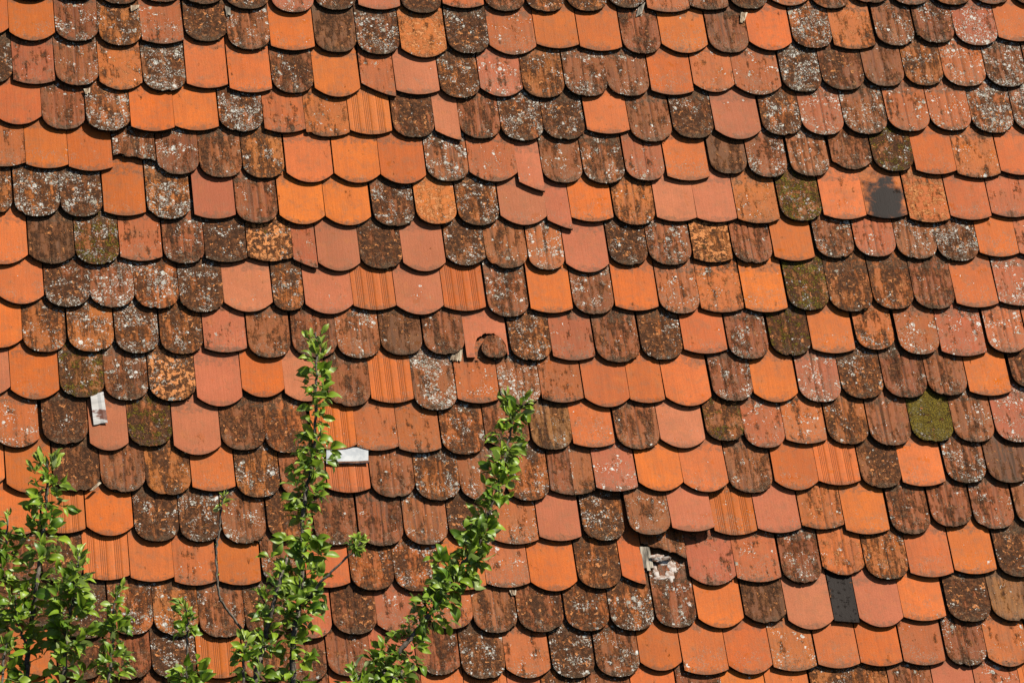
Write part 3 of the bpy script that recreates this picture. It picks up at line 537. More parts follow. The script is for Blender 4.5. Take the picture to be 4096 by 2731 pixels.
(2,-1.8886,1.1501,0.1696,'S','s',1,'-',0.000,'reddish orange speckled flat-tipped tile, second from left in third row from top'),
(2,-1.7117,1.1430,0.1756,'R','r',2,'v',0.000,'worn red-brown lichen spotted round-tipped ribbed tile, third from left in third row from top'),
(2,-1.5342,1.1245,0.1754,'M','b',1,'-',0.000,'brown stained orange gently rounded tile, fourth from left in third row from top'),
(2,-1.3549,1.1225,0.1760,'R','d',3,'-',0.000,'blackish lichen crusted round-tipped tile, fifth from left in third row from top'),
(2,-1.1775,1.1434,0.1700,'S','o',0,'-',0.000,'clean bright orange flat-tipped tile, sixth from left in third row from top'),
(2,-0.9970,1.1247,0.1758,'S','o',1,'-',0.000,'bright orange faintly speckled flat-tipped tile, seventh from left in third row from top'),
(2,-0.8177,1.1268,0.1734,'R','d',2,'v',0.000,'dark brown lichen spotted round-tipped ribbed tile, eighth from left in third row from top'),
(2,-0.6321,1.1102,0.1912,'M','o',0,'-',0.000,'clean bright orange gently rounded tile, ninth from left in third row from top'),
(2,-0.4589,1.1185,0.1414,'H','s',1,'-',0.000,'reddish orange speckled narrow half-width tile, tenth from left in third row from top'),
(2,-0.2906,1.1293,0.1838,'S','p',1,'-',0.000,'pale pinkish faintly speckled flat-tipped tile, eleventh from left in third row from top'),
(2,-0.1093,1.1140,0.1686,'R','f',2,'v',0.000,'mottled orange-brown lichen patched round-tipped ribbed tile, twelfth from left in third row from top'),
(2,0.0689,1.1250,0.1817,'M','s',2,'-',0.000,'orange-red lichen spotted gently rounded tile, thirteenth from left in third row from top'),
(2,0.2527,1.1229,0.1790,'R','f',2,'-',0.000,'mottled orange-brown lichen patched round-tipped tile, twelfth from right in third row from top'),
(2,0.4378,1.1315,0.1848,'R','r',2,'v',0.000,'worn red-brown lichen spotted round-tipped ribbed tile, eleventh from right in third row from top'),
(2,0.6247,1.1374,0.1821,'R','r',2,'v',0.000,'worn red-brown lichen spotted round-tipped ribbed tile, tenth from right in third row from top'),
(2,0.8145,1.1461,0.1853,'S','o',2,'-',0.000,'bright orange lichen dotted flat-tipped tile, ninth from right in third row from top'),
(2,1.0033,1.1644,0.1807,'M','s',1,'-',0.000,'reddish orange speckled gently rounded tile, eighth from right in third row from top'),
(2,1.1998,1.1528,0.2051,'M','s',2,'-',0.000,'orange-red lichen spotted gently rounded tile, seventh from right in third row from top'),
(2,1.3984,1.1725,0.1766,'R','d',3,'v',0.000,'blackish lichen crusted round-tipped ribbed tile, sixth from right in third row from top'),
(2,1.5869,1.1840,0.1915,'R','d',1,'-',0.000,'dark dirty brown round-tipped tile, fifth from right in third row from top'),
(2,1.7775,1.2065,0.1787,'R','r',1,'v',0.000,'worn red-brown round-tipped ribbed tile, fourth from right in third row from top'),
(2,1.9598,1.2153,0.1747,'R','f',2,'v',0.000,''),
(2,2.1466,1.2132,0.1933,'R','s',3,'v',0.000,'orange-red white spotted round-tipped ribbed tile, second from right in third row from top'),
(2,2.3389,1.2156,0.1832,'R','r',3,'v',0.000,''),
(2,2.5270,1.2201,0.1853,'R','r',1,'-',0.000,''),
(1,-2.0725,1.3771,0.1817,'M','o',0,'-',0.000,''),
(1,-1.8865,1.3551,0.1863,'M','o',1,'-',0.000,'bright orange faintly speckled gently rounded tile, second from left in second row from top'),
(1,-1.7017,1.3565,0.1764,'R','r',2,'v',0.000,'worn red-brown lichen spotted round-tipped ribbed tile, third from left in second row from top'),
(1,-1.5240,1.3393,0.1750,'R','f',2,'-',0.000,'mottled orange-brown lichen patched round-tipped tile, fourth from left in second row from top'),
(1,-1.3478,1.3525,0.1737,'S','s',2,'-',0.000,'orange-red lichen spotted flat-tipped tile, fifth from left in second row from top'),
(1,-1.1664,1.3706,0.1783,'R','d',1,'-',0.000,'dark dirty brown round-tipped tile, sixth from left in second row from top'),
(1,-0.9875,1.3332,0.1764,'R','r',2,'v',0.000,'worn red-brown lichen spotted round-tipped ribbed tile, seventh from left in second row from top'),
(1,-0.8048,1.3333,0.1849,'S','o',1,'-',0.000,'bright orange faintly speckled flat-tipped tile, eighth from left in second row from top'),
(1,-0.6204,1.3266,0.1754,'R','x',0,'-',0.000,'smooth dark brown round-tipped tile, ninth from left in second row from top'),
(1,-0.4400,1.3197,0.1805,'R','d',3,'-',0.000,'blackish lichen crusted round-tipped tile, tenth from left in second row from top'),
(1,-0.2456,1.3077,0.1945,'M','y',1,'-',0.000,'blistered pale orange patched gently rounded tile, eleventh from left in second row from top'),
(1,-0.0517,1.3330,0.1794,'R','d',2,'v',0.000,'dark brown lichen spotted round-tipped ribbed tile, twelfth from left in second row from top'),
(1,0.1408,1.3316,0.2022,'M','s',2,'-',0.000,'orange-red lichen spotted gently rounded tile, thirteenth from left in second row from top'),
(1,0.3370,1.3679,0.1848,'S','o',0,'-',0.000,'clean bright orange flat-tipped tile, twelfth from right in second row from top'),
(1,0.5259,1.3584,0.1838,'S','o',0,'-',0.000,'clean bright orange flat-tipped tile, eleventh from right in second row from top'),
(1,0.7090,1.3487,0.1676,'R','r',1,'w',0.000,''),
(1,0.8992,1.3553,0.2040,'M','o',2,'-',0.000,'bright orange lichen dotted gently rounded tile, ninth from right in second row from top'),
(1,1.0981,1.3622,0.1777,'R','r',0,'v',0.000,'plain red-brown round-tipped ribbed tile, eighth from right in second row from top'),
(1,1.2846,1.3769,0.1913,'M','o',0,'-',0.000,'clean bright orange gently rounded tile, seventh from right in second row from top'),
(1,1.4769,1.3919,0.1781,'R','f',3,'v',0.000,'heavily lichen crusted mottled round-tipped ribbed tile, sixth from right in second row from top'),
(1,1.6644,1.3904,0.1887,'S','b',1,'-',0.000,'brown stained orange flat-tipped tile, fifth from right in second row from top'),
(1,1.8593,1.4137,0.1752,'R','r',2,'v',0.000,''),
(1,2.0437,1.4315,0.1787,'R','r',2,'w',0.000,''),
(1,2.2365,1.4218,0.1939,'R','s',3,'-',0.000,'orange-red white spotted round-tipped tile, second from right in second row from top'),
(1,2.4272,1.4481,0.1836,'S','o',2,'-',0.000,''),
(0,-1.8826,1.5530,0.1798,'R','r',1,'-',0.000,''),
(0,-1.6978,1.5565,0.1809,'R','r',1,'-',0.000,''),
(0,-1.5166,1.5398,0.1750,'R','d',1,'-',0.000,''),
(0,-1.3399,1.5547,0.1728,'R','r',1,'-',0.000,''),
(0,-1.1652,1.5483,0.1728,'R','r',1,'-',0.000,''),
(0,-0.9806,1.5304,0.1893,'R','d',1,'-',0.000,''),
(0,-0.7886,1.5173,0.1787,'R','s',2,'-',0.000,''),
(0,-0.6037,1.5351,0.1751,'R','d',2,'-',0.000,''),
(0,-0.4196,1.5422,0.1782,'S','p',1,'-',0.000,''),
(0,-0.2367,1.5277,0.1723,'R','d',0,'-',0.000,''),
(0,-0.0545,1.5590,0.1779,'S','s',1,'-',0.000,''),
(0,0.1289,1.5472,0.1724,'R','r',1,'-',0.000,''),
(0,0.3058,1.5487,0.1680,'R','f',2,'-',0.000,''),
(0,0.4906,1.5558,0.1762,'R','f',2,'-',0.000,''),
(0,0.6704,1.5765,0.1659,'R','d',2,'-',0.000,''),
(0,0.8496,1.5588,0.1885,'S','s',1,'-',0.000,''),
(0,1.0325,1.5753,0.1730,'S','r',1,'-',0.000,''),
(0,1.2149,1.5841,0.1678,'R','d',2,'-',0.000,''),
(0,1.4015,1.6052,0.1910,'M','s',2,'-',0.000,''),
(0,1.5894,1.5958,0.1722,'R','r',2,'-',0.000,''),
(0,1.7745,1.6281,0.1833,'R','r',1,'-',0.000,''),
(0,1.9602,1.6215,0.1817,'R','r',2,'-',0.000,''),
(0,2.1504,1.6261,0.1879,'R','f',1,'-',0.000,''),
(0,2.3375,1.6362,0.1761,'R','r',1,'-',0.000,''),
(0,2.5288,1.6324,0.1874,'R','r',1,'-',0.000,'')]
T_TH = .0155; T_LEN = .385; TOPN = .003
PAR = {  # base colour, dirt, moss, flake, speck, streak, grime with painted crevice shade
 'o': ((.66, .150, .024), .06, 0, 0, .0, .14, .60), 'p': ((.54, .158, .078), .04, 0, 0, .05, .06, .5),
 's': ((.50, .128, .036), .26, .05, 0, .55, .3, .75), 'r': ((.31, .088, .032), .44, .22, .06, .45, .65, .85),
 'd': ((.28, .086, .030), .74, .26, .16, .3, .45, .85), 'x': ((.15, .058, .026), .45, .15, .1, .1, .8, .8),
 'f': ((.48, .140, .034), .62, .26, .16, .25, .25, .6), 'z': ((.46, .15, .04), .80, .40, .50, 0, 0, .3),
 'm': ((.33, .110, .032), .62, .68, .12, .3, .3, .8), 'n': ((.42, .14, .04), .72, 1.08, .1, 0, 0, .5),
 'b': ((.54, .145, .036), .36, 0, .14, .35, .3, .7), 'y': ((.56, .150, .036), .36, 0, .42, .1, .1, .5),
 'q': ((.60, .150, .035), .10, 0, 0, .1, .2, .5), 'k': ((.014, .012, .013), .0, 0, .10, .0, 0, 0),
 't': ((.38, .170, .060), .40, .22, .1, .3, .6, .8), 'g': ((.63, .152, .026), .04, 0, 0, .1, .12, .5)}
SAG = {'S': .12, 'M': .235, 'R': .38}
def profile(sh, s, w, sl, rnd):
    """height of the lower edge above the tip at s in -1..1 across the tile"""
    a = abs(s)
    if sh == 'S': return .12*w*a**2
    if sh == 'M': return .235*w*a**2.1
    if sh == 'R': return .40*w*(1-math.sqrt(max(0, 1-a**2.25)))
    if sh == 'H': return .45*w*((1-s)/2)**1.5
    if sh == 'h': return .24*w*((1-s)/2)**2
    if sh == 'j': return .24*w*((1+s)/2)**2
    if sh == 'K': return .10*w*((1-s)/2)
    if sh == 'A':
        if s < -.60: return .008
        if s < .93: return .018+.102*max(0, 1-abs((s-.165)/.80)**2.6)**.5+.010*noise.noise(Vector((s*3.3, 7.7, 2)))+.006*noise.noise(Vector((s*11, 1.7, 2)))
        return .02
    if sh == 'B':
        t = (1-s)/2
        return sl*(t**.8) + .004*math.sin(s*9+sl*50)
def ribs(rib, w, rnd):
    """list of (x, half width, depth)"""
    if rib == 'v':
        c = rnd.uniform(-.05, .09)
        return [(c*w, .0045, .0034), ((c-rnd.uniform(.18, .24))*w, .006, .0019), ((c+rnd.uniform(.14, .24))*w, .006, .0021)]
    if rib == 'u':
        c = rnd.uniform(-.2, .2)
        return [(c*w, .004, .0016), ((c+.17)*w, .004, .0014)]
    if rib == 'w':
        c = rnd.uniform(-.20, -.10)
        return [(c*w, .0046, .0052), ((c+.165)*w, .0042, .0048), ((c+.36)*w, .007, .0020)]
    if rib == 'g':
        return [((c+k*.042)*w, .0019, .0020) for c in (-.385, -.115, .20) for k in range(4)]
    return []
def tile_geometry(t, rnd, verts, faces, att, H, slope, roll, xf):
    row, u, v, w, sh, k, li, rib, sl, lab = t
    if k == 'g': rib = 'g'
    if rib == '-' and sh == 'R' and k in 'rdfx' and rnd.random() < .6: rib = 'u'
    R = ribs(rib, w, rnd)
    xs = set(round(-.5*w*math.cos(math.pi*i/22), 5) for i in range(23))
    if sh == 'A': xs |= {round(x*w/2, 5) for x in [-.61, -.595, .92, .94]+[-.55+.045*i for i in range(33)]}
    xs = {x for x in xs if all(abs(x-r[0]) > r[1]*1.1 for r in R)}
    for r in R:
        if abs(r[0]) < w*.47: xs |= {r[0]-r[1], r[0], r[0]+r[1]}
    xs = sorted(xs); nx = len(xs)
    old = k in 'rdxfzmntb'
    o1, o2 = rnd.uniform(0, 60), rnd.uniform(0, 60)
    jag = .0011 if old else .0004
    yb = []
    chip = (rnd.uniform(-.8, .8), rnd.uniform(.06, .14), rnd.uniform(.003, .008)) if (old and rnd.random() < .45) else None
    for x in xs:
        s = 2*x/w
        y = profile(sh, s, w, sl, rnd) + jag*noise.noise(Vector((x*220, o1, 3)))*2 + jag*.8*noise.noise(Vector((x*600, o2, 9)))
        if sh == 'B': y += .003*noise.noise(Vector((x*150, o1, 5)))
        if chip and abs(s-chip[0]) < chip[1]: y += chip[2]*(1-((s-chip[0])/chip[1])**2)**.5*(.8+.4*rnd.random())
        yb.append(y)
    ty = [0, .02, .06, .14, .26, .42, .60, .80, 1.]
    camber = rnd.uniform(-.0022, .0012); twist = rnd.uniform(-.012, .012)
    ln = .108 if row == 8.5 else T_LEN-.005
    def zt(x, y):
        z = camber*(2*x/w)**2 + twist*x*(.2-y)*2
        for r in R:
            d = abs(x-r[0])/r[1]
            if d < .99: z -= r[2]*(1-d)
        if rib == 'w' and len(R) > 1 and R[0][0] < x < R[1][0]: z += .0018
        if old: z += .0006*noise.noise(Vector((x*40+o1, y*40, 1)))
        return z
    base, dirt, moss, flake, speck, streak, grime_shade = PAR[k]
    f = rnd.uniform(.76, 1.10); hue = rnd.uniform(-.1, .1); pink = rnd.random()**2*.9
    kb = {'o': .55, 'g': .55, 'p': .85}.get(k, .70); bc = (base[0]*f*(1+hue*.3), base[1]*f*(1+hue*1.2), base[2]*(kb+(pink if k in 'ogs' else 0))*f*(1+hue), 1)
    lc = (0, .42, .72, .98)[li]*rnd.uniform(.85, 1.12)
    if k in 'o': speck = (.08, .42, .60, .7)[li]; lc *= .40
    elif k == 'p': speck = (.03, .30, .5, .6)[li]; lc *= .45
    elif k == 'g': speck = (.0, .2, .55, .6)[li]; lc *= .3
    elif k == 's': speck = (.3, .42, .6, .7)[li]; lc *= .85
    elif k == 'q': lc *= .4
    elif k == 'k': lc = 0
    dirt = max(0, dirt*rnd.uniform(.8, 1.2)) if dirt > .05 else dirt
    burn = 1. if k == 'q' else 1.95 if k == 'k' else 0.
    A = dict(base=bc, wear_a=(dirt, lc, moss*(rnd.uniform(.92, 1.1) if k in 'mn' else rnd.uniform(.5, 1.15))), wear_b=(flake, speck, streak*rnd.uniform(.6, 1.3)))
    seed = Vector((rnd.uniform(0, 40), rnd.uniform(0, 40), rnd.uniform(0, 40)))
    def add(x, y, z, side, gro=0.):
        if row == 8.5: x *= math.sqrt(max(.12, 1-.88*(max(0, y)/ln)**2.4))*(1+.06*noise.noise(Vector((y*60, x*20, 3))))
        zz = H + z - slope*y + roll*x
        verts.append(xf @ Vector((x, y, zz)))
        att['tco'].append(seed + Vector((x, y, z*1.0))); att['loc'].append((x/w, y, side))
        for kk, vv in A.items(): att[kk].append(vv)
        att['wear_c'].append((burn, grime_shade, gro))
        return len(verts)-1
    ridx = {r[0]: (.85 if (rib == 'g' or r[2] > .003) else .5) for r in R}
    top = [[add(x, yb[i]+(ln-yb[i])*tt + (.0 if tt else 0), T_TH+zt(x, yb[i]+(ln-yb[i])*tt) - (.0018*(1 if old else .5) if tt == 0 else 0), 0., .9*ridx.get(x, 0.)) for i, x in enumerate(xs)] for tt in ty]
    for j in range(len(ty)-1):
        for i in range(nx-1): faces.append(((top[j][i], top[j][i+1], top[j+1][i+1], top[j+1][i]), 1))
    # the cut edges, with their own vertices so that they stay crisp
    ring = [(x, yb[i], 0) for i, x in enumerate(xs)]
    ringT = [add(x, y, T_TH+zt(x, y)-(.0018*(1 if old else .5)), .75) for x, y, _ in ring]
    ringM = [add(x, y-(.0012 if old else .0004)+.0006*rnd.uniform(-1, 1), T_TH*.5+zt(x, y)*.5, 1.) for x, y, _ in ring]
    ringB = [add(x, y+.001+rnd.uniform(-.0012, .0012)*(1.5 if old else .6), zt(x, y)*.3-.0004, 1.) for x, y, _ in ring]
    for i in range(nx-1):
        faces.append(((ringM[i], ringM[i+1], ringT[i+1], ringT[i]), 1)); faces.append(((ringB[i], ringB[i+1], ringM[i+1], ringM[i]), 1))
    for sx, ix in ((-1, 0), (1, nx-1)):
        x = xs[ix]; col = []
        for tt in (0, .1, .3, .6, 1.):
            y = yb[ix]+(ln-yb[ix])*tt
            col.append((add(x, y, T_TH+zt(x, y), .85), add(x, y, 0, 1.)))
        for a, b in zip(col, col[1:]):
            faces.append(((a[0], b[0], b[1], a[1]) if sx > 0 else (b[0], a[0], a[1], b[1]), 0))
    # underside
    under = [[add(xs[i], yb[i]+.001+(ln-yb[i])*tt, 0, 1.) for i in (0, nx//4, nx//2, 3*nx//4, nx-1)] for tt in (0, .5, 1.)]
    for j in range(2):
        for i in range(4): faces.append(((under[j][i+1], under[j][i], under[j+1][i], under[j+1][i+1]), 0))
    cap = [add(x, ln, T_TH, 1.) for x in (xs[0], xs[-1])]+[add(x, ln, 0, 1.) for x in (xs[-1], xs[0])]
    faces.append((tuple(cap[::-1]), 0))
def new_att(): return {k: [] for k in ('tco', 'loc', 'base', 'wear_a', 'wear_b', 'wear_c')}
def tile_mesh(name, verts, faces, att):
    me = bpy.data.meshes.new(name); me.from_pydata([tuple(v) for v in verts], [], [f[0] for f in faces])
    me.polygons.foreach_set('use_smooth', [bool(f[1]) for f in faces])
    for k, vals in att.items():
        if k == 'base':
            a = me.attributes.new(k, 'FLOAT_COLOR', 'POINT'); a.data.foreach_set('color', [c for v in vals for c in v])
        else:
            a = me.attributes.new(k, 'FLOAT_VECTOR', 'POINT'); a.data.foreach_set('vector', [c for v in vals for c in v])
    me.materials.append(CLAY); me.update()
    return me
# courses that run on past what was measured, so that the slope has no end nearby
rg = random.Random(5); extra = []
def filler(row, u, v):
    k = rg.choice('oorrrdfsspmbgr'); sh = 'S' if k == 'g' else rg.choice('SM') if k in 'opsb' else 'R'
    return (row, u, v, .176+rg.uniform(-.003, .003), sh, k, rg.choice((0, 1, 1, 2)) if k in 'op' else rg.choice((0, 1, 1, 2)), rg.choice('-v') if k in 'rdf' else '-', 0, '')
courses = {}
for t in TILES:
    if t[0] != 8.5: courses.setdefault(t[0], []).append(t)
for rk, L in courses.items():
    L.sort(key=lambda t: t[1]); a, b = L[0], L[-1]
    for i in range(1, 7):
        extra.append(filler(rk, a[1]-.185*i-.002, a[2]+rg.uniform(-.006, .006))); extra.append(filler(rk, b[1]+.182*i+.002, b[2]+rg.uniform(-.006, .006)))
for rk in (-1, -2, -3, -4, 17, 18, 19, 20, 21, 22):
    ref = 0 if rk < 0 else 16; v0 = sum(t[2] for t in courses[ref])/len(courses[ref])
    vv = v0 + .206*(-rk) if rk < 0 else v0 - .206*(rk-16)
    off = rg.uniform(0, .1)
    for i in range(-17, 19): extra.append(filler(rk, i*.1835+off, vv+rg.uniform(-.006, .006)))
ALL = sorted(TILES+extra, key=lambda t: -t[0])
placed = []                                     # (u0, u1, tip v, H, slope, row)
rest_v, rest_f, rest_a = [], [], new_att()
rnd = random.Random(11)
tips = []
for t in ALL:
    row, u, v, w, sh, k, li, rib, sl, lab = t
    H = .034
    for (a, b, pv, pH, ps, prow) in placed:
        if prow <= row or prow-row > 1.6 or prow == 8.5: continue
        if b < u-w/2+.006 or a > u+w/2-.006: continue
        for pt in (v, v+.35*w):
            if pt < pv-.0 or pt > pv+T_LEN: continue
            need = pH+T_TH-ps*(pt-pv)
            H = max(H, (need+.0016) if pt == v else need+.0016)
        up = pv+T_LEN-v                       # upper end of the tile below
        if 0 < up < T_LEN: H = max(H, TOPN + (TOPN+T_TH+.001-TOPN)/(1-up/T_LEN))
    if sh == 'R' or k in 'rdfmx': H += rnd.uniform(.001, .0045)
    else: H += rnd.uniform(0, .0015)
    if row == 8.5: H += .004
    H = min(H, .066)
    slope = (H-TOPN)/T_LEN
    placed.append((u-w/2, u+w/2, v, H, slope, row))
    tips.append((t, H))
    rot = Matrix.Rotation(rnd.gauss(0, .006), 4, 'Z') @ Matrix.Rotation(rnd.uniform(-.006, .006), 4, 'Y')
    roll = 0.
    if lab:
        vs, fs, at = [], [], new_att()
        tile_geometry(t, rnd, vs, fs, at, 0, slope, roll, Matrix())
        o = link('clay_tile', tile_mesh('clay_tile', vs, fs, at))
        o.matrix_world = Matrix.Translation(rw(u, v, H)) @ ROOF.to_4x4() @ rot
        tag(o, lab, 'roof tile', 'clay tiles covering the roof slope', 'thing')
    else:
        tile_geometry(t, rnd, rest_v, rest_f, rest_a, H, slope, roll, Matrix.Translation((u, v, 0)) @ rot)
o = link('clay_tiles', tile_mesh('clay_tiles', rest_v, rest_f, rest_a)); o.matrix_world = Matrix.Translation(O) @ ROOF.to_4x4()
tag(o, 'remaining weathered clay tiles at the borders and behind the leaves', 'roof tiles', None, 'stuff')

# ---------------------------------------------------------------- small things lying on the slope
def roof_obj(name, verts, faces, mat, parent=None, smooth=False):
    c = Vector([sum(v[i] for v in verts)/len(verts) for i in range(3)])
    me = bpy.data.meshes.new(name); me.from_pydata([tuple(Vector(v)-c) for v in verts], [], faces); me.materials.append(mat)
    if smooth: me.polygons.foreach_set('use_smooth', [True]*len(me.polygons))
    o = link(name, me, parent); mw = Matrix.Translation(rw(*c)) @ ROOF.to_4x4()
    o.matrix_world = mw if not parent else parent.matrix_world.inverted() @ mw
    if parent: o.matrix_parent_inverse = Matrix(); o.matrix_basis = parent.matrix_world.inverted() @ mw
    return o
def surf(u, v):
    """height of the topmost tile face above the slope at (u, v)"""
    h = 0
    for (a, b, pv, pH, ps, prow) in placed:
        if a < u < b and pv < v < pv+T_LEN: h = max(h, pH+T_TH-ps*(v-pv))
    return h
def grid_sheet(quad, nx, ny, th, lift, bend=lambda s, t: 0, edge=0., seed=0):
    """a sheet over the quad (top left, top right, lower right, lower left)"""
    r = random.Random(seed); a, b, c, d = [Vector(p) for p in quad]; vs = []; fs = []
    hs = max(surf(*(a*(1-s)*(1-t)+b*s*(1-t)+c*s*t+d*(1-s)*t)) for s in (.15, .5, .85) for t in (.35, .6, .9, 1.))
    for lay in (1, 0):
        for j in range(ny+1):
            for i in range(nx+1):
                s, t = i/nx, j/ny
                p = a*(1-s)*(1-t)+b*s*(1-t)+c*s*t+d*(1-s)*t
                if j == ny: p += (c-b).normalized()*r.uniform(-edge, edge)
                vs.append((p.x, p.y, hs+lift+bend(s, t)+(th if lay else 0)))
    M = (nx+1)*(ny+1)
    for j in range(ny):
        for i in range(nx):
            q = j*(nx+1)+i; fs.append((q, q+nx+1, q+nx+2, q+1)); fs.append((M+q, M+q+1, M+q+nx+2, M+q+nx+1))
    bd = [i for i in range(nx)]+[j*(nx+1)+nx for j in range(ny)]+[ny*(nx+1)+i for i in range(nx, 0, -1)]+[j*(nx+1) for j in range(ny, 0, -1)]
    for x, y in zip(bd, bd[1:]+bd[:1]): fs.append((x, y, M+y, M+x))
    return vs, fs
def find_tile(u, v):
    best = None
    for t, H in tips:
        if t[9] and abs(t[1]-u) < t[3]/2 and t[2] < v < t[2]+T_LEN and (best is None or t[2] < best[0][2]) and abs(t[2]-v) < .3: best = (t, H)
    return best
vs, fs = grid_sheet([(-1.7360,-0.2594),(-1.6850,-0.2486),(-1.6753,-0.3828),(-1.7301,-0.3891)], 4, 12, .0012, .004, lambda s, t: .0020*abs(math.sin(t*9))+.003*(s > .7), .002, 2)
tag(roof_obj('metal_strip', vs, fs, RUST), 'narrow rusty white metal strip hanging onto a pink tile at left', 'metal strip')
vs, fs = grid_sheet([(-0.8150,-0.4933),(-0.6475,-0.4945),(-0.6536,-0.5639),(-0.8218,-0.5653)], 10, 5, .0012, .006, lambda s, t: .0016*math.sin(s*7)+.002*t, .0025, 3)
mo = tag(roof_obj('metal_sheet', vs, fs, SHEET), 'wide pale metal sheet tucked between tiles beside the central shoot', 'metal sheet')
vs, fs = grid_sheet([(-0.7995,-0.5589),(-0.6506,-0.5544),(-0.6496,-0.5630),(-0.7992,-0.5655)], 10, 1, .0016, .0095, lambda s, t: .0016*math.sin(s*7)+.002, .001, 4)
roof_obj('rusty_edge', vs, fs, plain('rust', (.10, .035, .018), (.22, .10, .05), 60), mo)
def splint(quad, mat, label, n=5, lift=.003, seed=0, name='wood_splint'):
    r = random.Random(seed); a, b, c, d = [Vector(p) for p in quad]; vs = []; fs = []
    hs = max(surf(*((c+d)/2)), surf(*((a+b+c+d)/4)))
    for i in range(n):
        s0, s1 = i/n+.02, (i+1)/n-.01; e = r.uniform(.78, 1.0); z = hs+lift+r.uniform(0, .002); th = r.uniform(.002, .0045)
        tl = a.lerp(b, s0); tr = a.lerp(b, s1); bl = tl.lerp(d.lerp(c, s0), e); br = tr.lerp(d.lerp(c, s1), e*r.uniform(.95, 1.03))
        k = len(vs)
        for zz in (z+th, z): vs += [(tl.x, tl.y, zz), (tr.x, tr.y, zz), (br.x, br.y, zz-.001), (bl.x, bl.y, zz-.001)]
        fs += [(k, k+3, k+2, k+1), (k+4, k+5, k+6, k+7)]+[(k+i2, k+(i2+1) % 4, k+4+(i2+1) % 4, k+4+i2) for i2 in range(4)]
    return tag(roof_obj(name, vs, fs, mat), label, 'wood splint', 'wood splints showing between the tiles')
splint([(0.4122,-0.9351),(0.4525,-0.9357),(0.4630,-1.0488),(0.4167,-1.0509)], WOOD, 'largest grey wood splint bared below the broken tile stub', 3, .004, 1)
splint([(0.7134,1.5792),(0.7497,1.6102),(0.7264,1.5466),(0.6987,1.5339)], WOOD, 'pale split wood end poking out near the top centre', 3, .004, 2)
splint([(1.1718,1.5682),(1.2019,1.5662),(1.1798,1.5189),(1.1573,1.5046)], PALEWOOD, 'pale splinter of wood left of the clean orange tile at top', 3, .004, 3)
splint([(-0.2690,-0.0751),(-0.2201,-0.0579),(-0.2322,-0.1119),(-0.2771,-0.1119)], PALEWOOD, 'frayed fibrous splint end left of the arched hole', 10, .004, 4)
splint([(-1.4744,1.5367),(-1.4355,1.5430),(-1.4410,1.5259),(-1.4739,1.5060)], PALEWOOD, 'tiny frayed straw coloured splint under the top row at left', 5, .003, 5)
splint([(-1.0782,1.5464),(-1.0551,1.5363),(-1.0554,1.4990),(-1.0742,1.4922)], WOOD, 'small dark and pale splint in a joint of the top left', 4, .003, 6)
splint([(-1.6908,1.1293),(-1.6620,1.1350),(-1.6651,1.1091),(-1.6825,1.0995)], PALEWOOD, 'little splint stub between two round tiles in the upper left', 4, .003, 7)
splint([(-1.7255,-0.6407),(-1.7152,-0.6464),(-1.7553,-0.6858),(-1.7701,-0.6866)], PALEWOOD, 'curled pale splinter right of the leftmost leafy shoot', 2, .005, 8)
splint([(-0.1397,-1.1160),(-0.1113,-1.1165),(-0.1149,-1.1381),(-0.1314,-1.1406)], PALEWOOD, 'small frayed splint right of the branch in the lower middle', 4, .003, 9)
# mortar smear on the long exposed tile
ft = None
for ob in bpy.data.objects:
    if ob.get('label', '').startswith('long exposed ribbed tile'): ft = ob
sm = [(0.4562,-0.9593),(0.5062,-0.9718),(0.5483,-0.9936),(0.5421,-1.0781),(0.5242,-1.0779),(0.5132,-1.0589),(0.4757,-1.0724),(0.4608,-1.0487)]
vs, fs = [], []; rr = random.Random(3)
def blob(cu, cv, ru, rv, seed):
    vs, fs = [], []; r = random.Random(seed); k = 0; n = 22; h = surf(cu, cv)
    ring = []
    for j, (f, z) in enumerate(((1., -.0008), (.88, .0007), (.5, .0011))):
        for i in range(n):
            a = i/n*math.tau; q = f*(1+.55*noise.noise(Vector((math.cos(a)*1.6, math.sin(a)*1.6, seed*3.1)))+.12*r.uniform(-1, 1)*(j < 2))
            uu, v2 = cu+ru*q*math.cos(a), cv+rv*q*math.sin(a); vs.append((uu, v2, max(surf(uu, v2), h-.004)+z))
    vs.append((cu, cv, h+.0014))
    for j in range(2):
        for i in range(n): fs.append((k+j*n+i, k+j*n+(i+1) % n, k+(j+1)*n+(i+1) % n, k+(j+1)*n+i))
    for i in range(n): fs.append((k+2*n+i, k+2*n+(i+1) % n, k+3*n))
    if ft: roof_obj('mortar_patch', vs, fs, MORTAR, ft, True)
for (cx, cy), ru, rv, sd in zip([(0.4757,-0.9832),(0.5122,-0.9955),(0.5380,-1.0217),(0.5266,-1.0591),(0.4877,-1.0656),(0.4686,-1.0395)], (.030, .034, .016, .018, .036, .012), (.012, .012, .032, .030, .011, .026), (1, 2, 3, 4, 5, 6)): blob(cx, cy, ru, rv, sd)
for p, sz in zip([(0.5733,-1.1138),(0.5841,-1.1863)], (.006, .008)): blob(p[0], p[1], sz, sz*1.1, int(sz*1e4))
